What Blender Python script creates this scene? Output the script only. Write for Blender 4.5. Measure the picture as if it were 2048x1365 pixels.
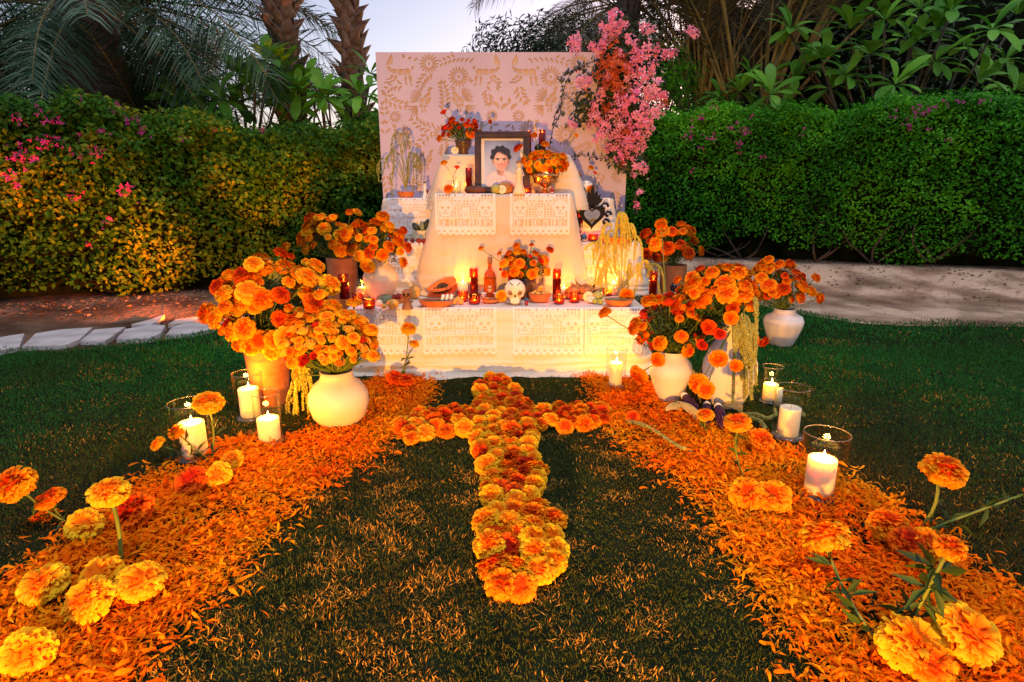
import bpy, bmesh, math, random
import numpy as np
from mathutils import Vector, Matrix, Euler, noise
R = math.radians; PI = math.pi
rnd = random.Random(7); nr = np.random.default_rng(7)
sc = bpy.context.scene
for o in list(bpy.data.objects): bpy.data.objects.remove(o)
COL = sc.collection
# ---------------------------------------------------------------- camera, world, light, exposure
F, TH, H = 1150.0, R(14.2), 1.10
cd = bpy.data.cameras.new('camera'); cam = bpy.data.objects.new('camera', cd); COL.objects.link(cam)
cd.sensor_width = 36; cd.lens = F/2048*36; cd.clip_end = 500; cd.clip_start = .02
cam.location = (0, 0, H); cam.rotation_euler = (PI/2-TH, 0, 0); sc.camera = cam
w = bpy.data.worlds.new('World'); sc.world = w; w.use_nodes = True
nt = w.node_tree; nt.nodes.clear()
sky = nt.nodes.new('ShaderNodeTexSky'); sky.sky_type = 'NISHITA'; sky.sun_disc = False
sky.sun_elevation = R(7); sky.sun_rotation = R(40); sky.air_density = 1.0; sky.dust_density = 1.5; sky.ozone_density = 3
tint = nt.nodes.new('ShaderNodeMix'); tint.data_type = 'RGBA'; tint.blend_type = 'MULTIPLY'
tint.inputs[0].default_value = 1; tint.inputs[7].default_value = (2.1, 1.28, 1.08, 1)
bg = nt.nodes.new('ShaderNodeBackground'); bg.inputs[1].default_value = .125
wo = nt.nodes.new('ShaderNodeOutputWorld')
nt.links.new(sky.outputs[0], tint.inputs[6]); nt.links.new(tint.outputs[2], bg.inputs[0]); nt.links.new(bg.outputs[0], wo.inputs[0])
sl = bpy.data.lights.new('sun', 'SUN'); sl.energy = .6; sl.angle = R(25); sl.color = (.95, .93, 1)
so = bpy.data.objects.new('sun', sl); COL.objects.link(so); so.rotation_euler = (R(14), 0, R(25))
sc.view_settings.view_transform = 'Standard'; sc.view_settings.look = 'None'
sc.view_settings.gamma = 1; sc.view_settings.exposure = 1.28
sc.view_settings.use_curve_mapping = False
sc.cycles.max_bounces = 6; sc.cycles.diffuse_bounces = 2; sc.cycles.glossy_bounces = 3
sc.cycles.transmission_bounces = 4; sc.cycles.transparent_max_bounces = 12
sc.cycles.sample_clamp_indirect = 4; sc.cycles.caustics_reflective = False; sc.cycles.caustics_refractive = False
sc.cycles.use_denoising = True
WARM = (1.0, .385, .025)
# ---------------------------------------------------------------- where things stand
CT, ST = math.cos(TH), math.sin(TH)
def ray(px, py):
    u, v = (px-1024)/F, (682.5-py)/F
    return Vector((u, v*ST+CT, v*CT-ST))
def at(px, py, Y):                       # point on the upright plane y = Y
    d = ray(px, py); return Vector((0, 0, H))+d*(Y/d.y)
def on(px, py, z=0.0):                   # point on the level z
    d = ray(px, py); return Vector((0, 0, H))+d*((z-H)/d.z)
def onz(px, py, z):                      # on the level z, but in front of the central draped box
    p = on(px, py, z)
    if .3 < z < .5 and p.y > 3.88 and abs(p.x+.06) < .66: p = at(px, py, 3.88); p.z = z
    return p
def mpp(p): return (p[1]*CT+(H-p[2])*ST)/F        # metres per photo pixel at p
# ---------------------------------------------------------------- materials
def newmat(name):
    m = bpy.data.materials.new(name); m.use_nodes = True; m.node_tree.nodes.clear(); return m, m.node_tree
def N(t, ty, **k):
    n = t.nodes.new(ty)
    for a, b in k.items(): setattr(n, a, b)
    return n
def col4(c): return (c[0], c[1], c[2], 1)
def mat(name, c1, c2=None, rough=.6, scale=8, bump=0, bscale=60, metal=0, spec=.4, sub=0, rndsrc=None, c3=None, detail=5, coords='Object', transl=0, sheen=0, ramp=(.35, .65)):
    m, t = newmat(name); L = t.links.new
    out = N(t, 'ShaderNodeOutputMaterial'); b = N(t, 'ShaderNodeBsdfPrincipled')
    b.inputs['Roughness'].default_value = rough; b.inputs['Metallic'].default_value = metal
    b.inputs['Specular IOR Level'].default_value = spec
    if sub: b.inputs['Subsurface Weight'].default_value = sub; b.inputs['Subsurface Radius'].default_value = (.9, .6, .3); b.inputs['Subsurface Scale'].default_value = .05
    tc = N(t, 'ShaderNodeTexCoord')
    if c2 is None: b.inputs['Base Color'].default_value = col4(c1); csock = None
    else:
        cr = N(t, 'ShaderNodeValToRGB')
        cr.color_ramp.elements[0].color = col4(c1); cr.color_ramp.elements[1].color = col4(c2)
        if c3: e = cr.color_ramp.elements.new(.5); e.color = col4(c3)
        if rndsrc == 'island':
            g = N(t, 'ShaderNodeNewGeometry'); L(g.outputs['Random Per Island'], cr.inputs[0])
        elif rndsrc == 'both':
            g = N(t, 'ShaderNodeNewGeometry'); oi = N(t, 'ShaderNodeObjectInfo'); mm = N(t, 'ShaderNodeMath', operation='MULTIPLY_ADD')
            L(g.outputs['Random Per Island'], mm.inputs[0]); mm.inputs[1].default_value = .45
            m2 = N(t, 'ShaderNodeMath', operation='MULTIPLY'); L(oi.outputs['Random'], m2.inputs[0]); m2.inputs[1].default_value = .55
            L(m2.outputs[0], mm.inputs[2]); L(mm.outputs[0], cr.inputs[0])
        elif rndsrc == 'noiseisland':
            g = N(t, 'ShaderNodeNewGeometry'); nz = N(t, 'ShaderNodeTexNoise'); nz.inputs['Scale'].default_value = scale
            L(tc.outputs['Object'], nz.inputs[0]); mm = N(t, 'ShaderNodeMath', operation='MULTIPLY_ADD')
            L(g.outputs['Random Per Island'], mm.inputs[0]); mm.inputs[1].default_value = .5
            m2 = N(t, 'ShaderNodeMapRange'); m2.inputs[1].default_value = .35; m2.inputs[2].default_value = .65; m2.inputs[4].default_value = .5
            L(nz.outputs[0], m2.inputs[0]); L(m2.outputs[0], mm.inputs[2]); L(mm.outputs[0], cr.inputs[0])
        else:
            cr.color_ramp.elements[0].position = ramp[0]; cr.color_ramp.elements[-1].position = ramp[1]
            nz = N(t, 'ShaderNodeTexNoise'); nz.inputs['Scale'].default_value = scale; nz.inputs['Detail'].default_value = detail
            L(tc.outputs[coords], nz.inputs[0]); L(nz.outputs[0], cr.inputs[0])
        csock = cr.outputs[0]; L(csock, b.inputs['Base Color'])
    if bump:
        nb = N(t, 'ShaderNodeTexNoise'); nb.inputs['Scale'].default_value = bscale; nb.inputs['Detail'].default_value = 4
        L(tc.outputs['Object'], nb.inputs[0])
        bp = N(t, 'ShaderNodeBump'); bp.inputs['Strength'].default_value = min(1, bump); bp.inputs['Distance'].default_value = .01*max(1, bump)
        L(nb.outputs[0], bp.inputs['Height']); L(bp.outputs[0], b.inputs['Normal'])
    if transl:
        tr = N(t, 'ShaderNodeBsdfTranslucent'); mx = N(t, 'ShaderNodeMixShader'); mx.inputs[0].default_value = transl
        if csock: L(csock, tr.inputs[0])
        else: tr.inputs[0].default_value = col4(c1)
        L(b.outputs[0], mx.inputs[1]); L(tr.outputs[0], mx.inputs[2]); L(mx.outputs[0], out.inputs[0])
    else: L(b.outputs[0], out.inputs[0])
    return m
def emat(name, c, s):
    m, t = newmat(name); e = N(t, 'ShaderNodeEmission'); e.inputs[0].default_value = col4(c); e.inputs[1].default_value = s
    t.links.new(e.outputs[0], N(t, 'ShaderNodeOutputMaterial').inputs[0]); return m
def gmat(name, c, refl=1.0, rough=.03):          # thin-walled glass: tinted see-through plus a fresnel gloss
    m, t = newmat(name); L = t.links.new
    tr = N(t, 'ShaderNodeBsdfTransparent'); tr.inputs[0].default_value = col4(c)
    g = N(t, 'ShaderNodeBsdfGlossy'); g.inputs['Roughness'].default_value = 0.0
    f = N(t, 'ShaderNodeLayerWeight'); f.inputs[0].default_value = .5
    pw_ = N(t, 'ShaderNodeMath', operation='POWER'); pw_.inputs[1].default_value = 2.6; L(f.outputs['Facing'], pw_.inputs[0])
    ma = N(t, 'ShaderNodeMath', operation='MULTIPLY_ADD'); ma.inputs[1].default_value = .55*refl; ma.inputs[2].default_value = .03; L(pw_.outputs[0], ma.inputs[0])
    mx = N(t, 'ShaderNodeMixShader'); L(ma.outputs[0], mx.inputs[0]); L(tr.outputs[0], mx.inputs[1]); L(g.outputs[0], mx.inputs[2])
    L(mx.outputs[0], N(t, 'ShaderNodeOutputMaterial').inputs[0]); return m
M = {}
def petalmat(name, inner, c1, c2, tr=.22, r0=.62, r1=1.02):
    m, t = newmat(name); L = t.links.new; out = N(t, 'ShaderNodeOutputMaterial'); b = N(t, 'ShaderNodeBsdfPrincipled'); b.inputs['Roughness'].default_value = .7; b.inputs['Specular IOR Level'].default_value = .08
    g = N(t, 'ShaderNodeNewGeometry'); oi = N(t, 'ShaderNodeObjectInfo'); ad = N(t, 'ShaderNodeMath', operation='MULTIPLY_ADD'); ad.inputs[1].default_value = .5
    m2 = N(t, 'ShaderNodeMath', operation='MULTIPLY'); m2.inputs[1].default_value = .5; L(oi.outputs['Random'], m2.inputs[0]); L(g.outputs['Random Per Island'], ad.inputs[0]); L(m2.outputs[0], ad.inputs[2])
    cr = N(t, 'ShaderNodeValToRGB'); cr.color_ramp.elements[0].color = col4(c1); cr.color_ramp.elements[1].color = col4(c2); L(ad.outputs[0], cr.inputs[0])
    tc = N(t, 'ShaderNodeTexCoord'); ln = N(t, 'ShaderNodeVectorMath', operation='LENGTH'); L(tc.outputs['Object'], ln.inputs[0]); mr = N(t, 'ShaderNodeMapRange'); mr.inputs[1].default_value = r0; mr.inputs[2].default_value = r1; L(ln.outputs['Value'], mr.inputs[0])
    mx = N(t, 'ShaderNodeMix', data_type='RGBA'); L(mr.outputs[0], mx.inputs[0]); mx.inputs[6].default_value = col4(inner); L(cr.outputs[0], mx.inputs[7])
    L(mx.outputs[2], b.inputs['Base Color']); tl_ = N(t, 'ShaderNodeBsdfTranslucent'); L(mx.outputs[2], tl_.inputs[0]); ms = N(t, 'ShaderNodeMixShader'); ms.inputs[0].default_value = tr
    L(b.outputs[0], ms.inputs[1]); L(tl_.outputs[0], ms.inputs[2]); L(ms.outputs[0], out.inputs[0]); return m
M['orange'] = petalmat('marigold_orange', (.70, .06, .001), (.96, .20, .003), (1.0, .52, .008))
M['deep'] = petalmat('marigold_deep', (.45, .015, .001), (.82, .08, .002), (.96, .20, .003))
M['yellow'] = petalmat('marigold_yellow', (.98, .19, .003), (1.0, .46, .008), (1.0, .68, .020))
M['pale'] = petalmat('rose_pale_yellow', (.95, .24, .01), (1.0, .46, .04), (1.0, .70, .10), r0=.2, r1=.7)
M['redrose'] = petalmat('rose_red', (.30, .005, .004), (.65, .015, .01), (.92, .09, .02), r0=.2, r1=.7)
M['petal'] = mat('loose_petal', (.90, .09, .002), (1.0, .43, .008), .8, spec=.04, rndsrc='noiseisland', scale=2.2, c3=(1.0, .24, .003), transl=.25)
M['stem'] = mat('flower_stem', (.10, .17, .02), (.22, .28, .04), .6)
M['mleaf'] = mat('marigold_leaf', (.012, .035, .006), (.05, .11, .015), .6, rndsrc='island', transl=.15)
M['amar'] = mat('amaranth_yellow_green', (.62, .50, .04), (.92, .78, .12), .8, rndsrc='island', transl=.15)
M['amarg'] = mat('amaranth_green', (.28, .30, .06), (.52, .50, .14), .8, rndsrc='island', transl=.15)
M['cloth'] = mat('white_cotton', (.78, .69, .54), (.83, .76, .62), .9, scale=3, bump=.5, bscale=14, spec=.15, transl=.12)
M['sheer'] = mat('cream_muslin', (.76, .64, .48), (.84, .74, .60), .9, scale=3, bump=.4, bscale=10, spec=.1, transl=.25)
M['paper'] = mat('white_tissue', (.86, .84, .84), None, .85, spec=.2, transl=.2)
M['board'] = mat('white_foam_board', (.52, .46, .62), (.58, .52, .68), .8, scale=2, spec=.2)
M['tan'] = mat('tan_backing_cloth', (.52, .41, .33), (.60, .48, .39), .9, scale=4, spec=.1)
M['terra'] = mat('terracotta', (.42, .12, .035), (.60, .22, .08), .75, scale=9, bump=.25, bscale=30)
M['terragl'] = mat('glazed_terracotta', (.45, .11, .025), (.62, .2, .05), .25, scale=9)
M['cream'] = mat('cream_ceramic', (.76, .60, .36), (.84, .70, .46), .45, scale=4, bump=.15, bscale=9)
M['whitecer'] = mat('white_plaster_ceramic', (.74, .70, .68), (.82, .79, .77), .6, scale=5, bump=.2, bscale=12)
M['wax'] = mat('ivory_wax', (.92, .78, .52), None, .5, sub=.9)
M['glass'] = gmat('clear_glass', (.97, .98, .97))
M['paleamber'] = gmat('bottle_glass', (.80, .45, .12), 1.5)
M['amber'] = gmat('amber_glass', (.75, .16, .03), 1.2)
M['redglass'] = gmat('red_glass', (.55, .02, .02), 1.2)
M['darkwax'] = mat('dark_amber_wax', (.16, .03, .01), None, .35)
M['redwax'] = mat('red_wax', (.35, .01, .01), None, .35)
M['wick'] = mat('black_wick', (.02, .015, .01))
M['flame'] = emat('flame', (1, .66, .28), 9)
M['glowwax'] = mat('votive_wax', (.8, .5, .25), None, .5)
M['copper'] = mat('hammered_copper', (.75, .36, .12), None, .22, metal=1, bump=.3, bscale=90)
M['darkpot'] = mat('dark_bronze', (.06, .035, .025), (.12, .06, .035), .35, scale=10)
M['frame'] = mat('dark_wood_frame', (.035, .017, .012), (.07, .035, .022), .3, scale=12)
M['mat'] = mat('photo_mount', (.74, .72, .76), None, .9)
M['black'] = mat('black_paint', (.008, .009, .014), None, .6, spec=.15)
M['white'] = mat('white_paint', (.8, .78, .74), None, .5)
M['bone'] = mat('painted_skull', (.72, .66, .48), (.82, .78, .62), .5, scale=12)
M['bread'] = mat('sugared_bread', (.30, .10, .025), (.55, .26, .07), .6, scale=25, bump=.5, bscale=60)
M['dbread'] = mat('dark_seeded_bread', (.07, .02, .008), (.16, .05, .02), .6, scale=20, bump=.6, bscale=50)
M['mole'] = mat('dark_sauce', (.025, .01, .006), (.06, .02, .01), .25, scale=30, bump=.4)
M['ginger'] = mat('golden_fruit_skin', (.62, .30, .05), (.78, .45, .09), .45, scale=14)
M['lime'] = mat('lime_skin', (.30, .34, .04), (.48, .48, .08), .4, scale=16)
M['apple'] = mat('green_apple_skin', (.32, .36, .06), (.52, .42, .10), .3, scale=6)
M['flesh'] = mat('pale_fruit_flesh', (.78, .68, .38), None, .5)
M['papaya'] = mat('papaya_skin', (.50, .16, .02), (.70, .33, .05), .4, scale=6)
M['pulp'] = mat('papaya_flesh', (.75, .16, .02), None, .4)
M['berry'] = mat('dark_red_fruit', (.16, .012, .01), (.32, .03, .02), .4, scale=20)
M['avocado'] = mat('dark_avocado_skin', (.012, .018, .010), (.04, .05, .02), .5, scale=30, bump=.5)
M['squash'] = mat('grey_green_squash', (.10, .15, .07), (.28, .33, .18), .5, scale=18)
M['corn'] = mat('purple_corn', (.025, .006, .03), (.10, .02, .07), .3, rndsrc='island')
M['husk'] = mat('corn_husk', (.34, .30, .10), (.60, .48, .20), .8, scale=14, transl=.2)
M['liquor'] = mat('amber_liquor', (.75, .33, .04), None, .15)
M['clay'] = mat('brown_clay', (.20, .08, .035), (.32, .14, .06), .6, scale=18)
M['mirror'] = mat('mirror_glass', (.85, .9, .95), None, .04, metal=1)
M['cactus'] = mat('cactus_pad', (.10, .17, .08), (.20, .26, .10), .6, scale=8)
M['purple'] = mat('purple_glaze', (.10, .03, .12), None, .3)
M['blue'] = mat('blue_paint', (.02, .10, .28), None, .4)
M['lawn'] = mat('lawn_soil', (.008, .012, .005), (.020, .028, .010), .95, scale=7, bump=1, bscale=60, spec=.05)
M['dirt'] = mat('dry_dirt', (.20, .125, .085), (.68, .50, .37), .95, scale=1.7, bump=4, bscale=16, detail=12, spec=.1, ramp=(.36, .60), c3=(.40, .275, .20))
t_ = M['dirt'].node_tree; b_ = t_.nodes['Principled BSDF']; s0_ = b_.inputs['Base Color'].links[0].from_socket     # soil colour darkens towards the left side of the garden
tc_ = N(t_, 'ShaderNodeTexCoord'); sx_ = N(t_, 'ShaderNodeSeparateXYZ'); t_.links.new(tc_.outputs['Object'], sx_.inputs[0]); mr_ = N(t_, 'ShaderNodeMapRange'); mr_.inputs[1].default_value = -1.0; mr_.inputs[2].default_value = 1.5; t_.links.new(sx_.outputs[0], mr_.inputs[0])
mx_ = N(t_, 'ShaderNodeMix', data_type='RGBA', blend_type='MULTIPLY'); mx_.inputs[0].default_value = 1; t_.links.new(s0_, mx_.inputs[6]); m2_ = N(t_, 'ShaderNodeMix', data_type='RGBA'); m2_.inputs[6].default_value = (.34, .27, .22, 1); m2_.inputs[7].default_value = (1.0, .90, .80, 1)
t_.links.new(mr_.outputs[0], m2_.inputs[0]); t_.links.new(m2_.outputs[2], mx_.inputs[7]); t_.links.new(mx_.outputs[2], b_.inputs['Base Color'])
M['stone'] = mat('flagstone', (.42, .36, .33), (.62, .55, .51), .9, scale=5, bump=.5, bscale=20)
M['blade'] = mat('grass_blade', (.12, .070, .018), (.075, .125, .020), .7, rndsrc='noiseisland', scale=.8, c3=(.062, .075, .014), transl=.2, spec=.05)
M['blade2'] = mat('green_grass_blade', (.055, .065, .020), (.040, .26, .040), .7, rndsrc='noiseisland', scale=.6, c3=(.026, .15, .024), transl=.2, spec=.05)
M['straw_glint'] = mat('dry_and_glint_blade', (.30, .14, .02), (.56, .30, .05), .8, rndsrc='island', spec=.05)  # dry blades, also the colour of the painted orange glints
M['litter'] = mat('dry_leaf', (.10, .05, .025), (.34, .20, .11), .8, rndsrc='island')
M['hedge'] = mat('hedge_leaf', (.012, .085, .004), (.15, .50, .012), .5, spec=.12, rndsrc='noiseisland', scale=1.6, c3=(.045, .26, .008), transl=.22)
M['hedge2'] = mat('bougainvillea_leaf', (.012, .060, .008), (.36, .33, .012), .5, spec=.08, rndsrc='noiseisland', scale=1.3, c3=(.055, .17, .010), transl=.22)
M['core'] = mat('foliage_inner_shade', (.004, .007, .003), (.012, .014, .007), .95, scale=6, spec=0)  # near black: shade inside the foliage put into the colour
M['bark'] = mat('hedge_branch', (.05, .03, .02), (.13, .08, .055), .85, scale=10, bump=.6, bscale=40)
M['magenta'] = mat('magenta_bract', (.50, .02, .26), (.75, .06, .40), .7, rndsrc='island', transl=.3)
M['pink'] = mat('pink_blossom', (.84, .17, .40), (.98, .56, .72), .7, rndsrc='both', transl=.3, spec=.08)
M['rust'] = mat('rust_blossom', (.42, .05, .015), (.66, .16, .05), .7, rndsrc='both', transl=.25)
M['gleaf'] = mat('garland_leaf', (.015, .035, .012), (.05, .09, .03), .5, rndsrc='island', transl=.15)
M['plum'] = mat('plumeria_leaf', (.025, .16, .015), (.20, .50, .04), .5, spec=.2, rndsrc='both', transl=.2)
M['plbark'] = mat('plumeria_branch', (.05, .045, .035), (.12, .10, .08), .8, scale=8)
M['frond'] = mat('palm_leaflet', (.012, .045, .020), (.05, .14, .055), .5, rndsrc='island', transl=.1)
M['frondr'] = mat('dry_palm_leaflet', (.03, .033, .014), (.14, .11, .05), .6, rndsrc='island', transl=.1)
M['petiole'] = mat('palm_petiole', (.14, .11, .03), (.34, .25, .07), .6, scale=3)
M['trunk'] = mat('palm_trunk', (.07, .045, .035), (.14, .09, .07), .9, scale=10, bump=1, bscale=20)
M['boot'] = mat('palm_leaf_base', (.13, .08, .06), (.40, .28, .21), .8, scale=7, rndsrc=None, bump=.5, bscale=30)
M['dshrub'] = mat('far_shrub_leaf', (.010, .025, .012), (.045, .08, .03), .6, rndsrc='island', transl=.15)
M['metal'] = mat('black_metal', (.02, .02, .02), None, .4, metal=.6)
# ---------------------------------------------------------------- mesh helpers
class MB:
    def __init__(s): s.v = []; s.f = []; s.m = []
    def add(s, v, f, mi=0):
        o = len(s.v); s.v += [tuple(p) for p in v]; s.f += [tuple(i+o for i in q) for q in f]; s.m += [mi]*len(f); return s
    def lathe(s, prof, seg=24, c=(0, 0, 0), mi=0, ribs=0, ra=0, sx=1, sy=1, cap=False):
        v = []; f = []
        for r, z in prof:
            for i in range(seg):
                a = 2*PI*i/seg; rr = r*(1+(ra*math.cos(a*ribs) if ribs else 0))
                v.append((c[0]+rr*math.cos(a)*sx, c[1]+rr*math.sin(a)*sy, c[2]+z))
        for j in range(len(prof)-1):
            for i in range(seg):
                k = (i+1) % seg; f.append((j*seg+i, j*seg+k, (j+1)*seg+k, (j+1)*seg+i))
        if cap: f.append(tuple(range(seg))[::-1]); f.append(tuple((len(prof)-1)*seg+i for i in range(seg)))
        return s.add(v, f, mi)
    def tube(s, pts, rad, seg=6, mi=0):
        pts = [Vector(p) for p in pts]; n = len(pts); v = []; f = []
        for i, p in enumerate(pts):
            d = (pts[min(i+1, n-1)]-pts[max(i-1, 0)])
            d = d.normalized() if d.length > 1e-9 else Vector((0, 0, 1))
            a = d.cross(Vector((0, 0, 1)) if abs(d.z) < .9 else Vector((1, 0, 0))).normalized(); b = d.cross(a)
            r = rad[i] if isinstance(rad, (list, tuple)) else rad
            for k in range(seg):
                t = 2*PI*k/seg; v.append(p+a*math.cos(t)*r+b*math.sin(t)*r)
        for j in range(n-1):
            for i in range(seg):
                k = (i+1) % seg; f.append((j*seg+i, j*seg+k, (j+1)*seg+k, (j+1)*seg+i))
        f.append(tuple(range(seg))[::-1]); f.append(tuple((n-1)*seg+i for i in range(seg)))
        return s.add(v, f, mi)
    def ball(s, c, r, seg=12, rings=8, mi=0, nz=0, ns=3, seed=0, rot=None):
        r = r if isinstance(r, (tuple, list)) else (r, r, r); v = []; f = []
        for j in range(rings+1):
            ph = PI*j/rings
            for i in range(seg):
                a = 2*PI*i/seg; d = Vector((math.sin(ph)*math.cos(a), math.sin(ph)*math.sin(a), math.cos(ph)))
                k = 1+(nz*noise.noise(d*ns+Vector((seed*3.1, 0, 0))) if nz else 0)
                p = Vector((d.x*r[0]*k, d.y*r[1]*k, d.z*r[2]*k))
                if rot: p = rot @ p
                v.append(p+Vector(c))
        for j in range(rings):
            for i in range(seg):
                k = (i+1) % seg; f.append((j*seg+i, (j+1)*seg+i, (j+1)*seg+k, j*seg+k))
        return s.add(v, f, mi)
    def box(s, c, d, mi=0, rot=None):
        v = []
        for x in (-1, 1):
            for y in (-1, 1):
                for z in (-1, 1):
                    p = Vector((x*d[0]/2, y*d[1]/2, z*d[2]/2)); p = rot @ p if rot else p; v.append(p+Vector(c))
        return s.add(v, [(0, 1, 3, 2), (4, 6, 7, 5), (0, 4, 5, 1), (2, 3, 7, 6), (0, 2, 6, 4), (1, 5, 7, 3)], mi)
    def prism(s, pts, y0, y1, mi=0):          # outline in x,z given thickness in y
        n = len(pts); v = [(p[0], y0, p[1]) for p in pts]+[(p[0], y1, p[1]) for p in pts]
        f = [tuple(range(n)), tuple(range(2*n-1, n-1, -1))]+[(i, i+n, (i+1) % n+n, (i+1) % n) for i in range(n)]
        return s.add(v, f, mi)
    def mesh(s, name, mats, smooth=True):
        me = bpy.data.meshes.new(name); me.from_pydata(s.v, [], s.f)
        for m in (mats if isinstance(mats, list) else [mats]): me.materials.append(m)
        if any(s.m): me.polygons.foreach_set('material_index', s.m)
        me.polygons.foreach_set('use_smooth', [smooth]*len(s.f)); me.update(); return me
def link(name, me, parent=None, loc=(0, 0, 0), rot=None, sc_=1, world=True):
    o = bpy.data.objects.new(name, me); COL.objects.link(o)
    loc = Vector(loc)
    if parent is not None:
        o.parent = parent
        if world: loc = loc-parent.location      # parents are never turned or scaled when this is used
    o.location = loc
    if rot is not None: o.rotation_euler = rot
    o.scale = (sc_,)*3 if not isinstance(sc_, (tuple, list)) else sc_
    return o
def tag(o, label=None, cat=None, group=None, kind=None):
    if label: o['label'] = label
    if cat: o['category'] = cat
    if group: o['group'] = group
    if kind: o['kind'] = kind
    return o
def thing(name, label, cat, loc=(0, 0, 0), group=None):
    return tag(link(name, None, None, loc), label, cat, group)
def obj(name, mb, m, parent=None, smooth=True, loc=(0, 0, 0), kind=None):      # loc in world; mesh local to loc
    o = link(name, mb.mesh(name, m, smooth), parent, loc)
    if kind: o['kind'] = kind
    return o
def npmesh(name, V, Fq, m, smooth=True, mi=None):
    """V (n,3); Fq (k,c) faces all with c corners."""
    me = bpy.data.meshes.new(name); n, k, c = len(V), len(Fq), Fq.shape[1]
    me.vertices.add(n); me.vertices.foreach_set('co', np.asarray(V, np.float32).ravel())
    me.loops.add(k*c); me.loops.foreach_set('vertex_index', np.asarray(Fq, np.int32).ravel())
    me.polygons.add(k); me.polygons.foreach_set('loop_start', np.arange(k, dtype=np.int32)*c)
    me.polygons.foreach_set('use_smooth', np.full(k, smooth)) 
    for x in (m if isinstance(m, list) else [m]): me.materials.append(x)
    if mi is not None: me.polygons.foreach_set('material_index', np.asarray(mi, np.int32))
    me.update(calc_edges=True); me.validate(); return me
def frames(nrm, roll):
    """rows of unit normals + roll -> (n,3,3) with columns x,y,z(=normal)"""
    nrm = nrm/np.linalg.norm(nrm, axis=1, keepdims=True)
    up = np.where(np.abs(nrm[:, 2:3]) < .95, np.array([[0, 0, 1.]]), np.array([[1., 0, 0]]))
    a = np.cross(up, nrm); a /= np.linalg.norm(a, axis=1, keepdims=True); b = np.cross(nrm, a)
    c, s_ = np.cos(roll)[:, None], np.sin(roll)[:, None]
    return np.stack([a*c+b*s_, -a*s_+b*c, nrm], axis=2)
def stamp(name, tv, tf, P, Fr, S, m, smooth=True):
    """one mesh of many copies of a small template"""
    tv = np.asarray(tv, float); tf = np.asarray(tf)
    S = np.asarray(S); S = S[:, None] if S.ndim == 1 else S
    if S.shape[1] == 1: S = np.repeat(S, 3, 1)
    V = np.einsum('nij,nkj->nki', Fr, tv[None]*S[:, None, :])+P[:, None, :]
    n, k = len(P), len(tv)
    Fq = (tf[None]+(np.arange(n)*k)[:, None, None]).reshape(-1, tf.shape[1])
    return npmesh(name, V.reshape(-1, 3), Fq, m, smooth)
LEAF_V = [(0, 0, 0), (-.32, .35, .06), (0, .38, -.04), (.32, .35, .06), (-.2, .75, .02), (.2, .75, .02), (0, 1, -.1), (0, .72, -.05)]
LEAF_F = [(0, 2, 1), (0, 3, 2), (1, 2, 4), (3, 5, 2), (2, 7, 4), (2, 5, 7), (4, 7, 6), (7, 5, 6)]
LEAF4_V = [(0, 0, 0), (-.3, .45, .08), (.3, .45, .08), (0, 1, -.08), (0, .5, -.03)]
LEAF4_F = [(0, 4, 1), (0, 2, 4), (1, 4, 3), (4, 2, 3)]
def leaf_cloud(name, n, c, rad, size, m, parent=None, seed=0, shell=.0, slim=1.0, sq=None, loc=None):
    g = np.random.default_rng(seed); d = g.normal(size=(n, 3)); d /= np.linalg.norm(d, axis=1, keepdims=True)
    rr = (shell+(1-shell)*g.random(n)**(1/2.2))[:, None]
    k = 1+.25*np.sin(d[:, :1]*5+seed)*np.cos(d[:, 2:3]*4+seed*2)
    P = np.array(c)[None]+d*rr*np.array(rad)[None]*k
    nn = d+g.normal(size=(n, 3))*.7+np.array([[0, 0, .5]])
    me = stamp(name, LEAF4_V, LEAF4_F, P, frames(nn, g.random(n)*6.28), np.stack([size*slim*(.7+.6*g.random(n)), size*(.7+.6*g.random(n)), size*np.ones(n)], 1), m)
    if parent is not None: me.transform(Matrix.Translation(-parent.location))
    o = link(name, me, parent, world=False); o['kind'] = 'stuff' if n > 400 else 'thing'
    if parent is not None and 'kind' in o: 
        if n <= 400: del o['kind']
    return o
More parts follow.
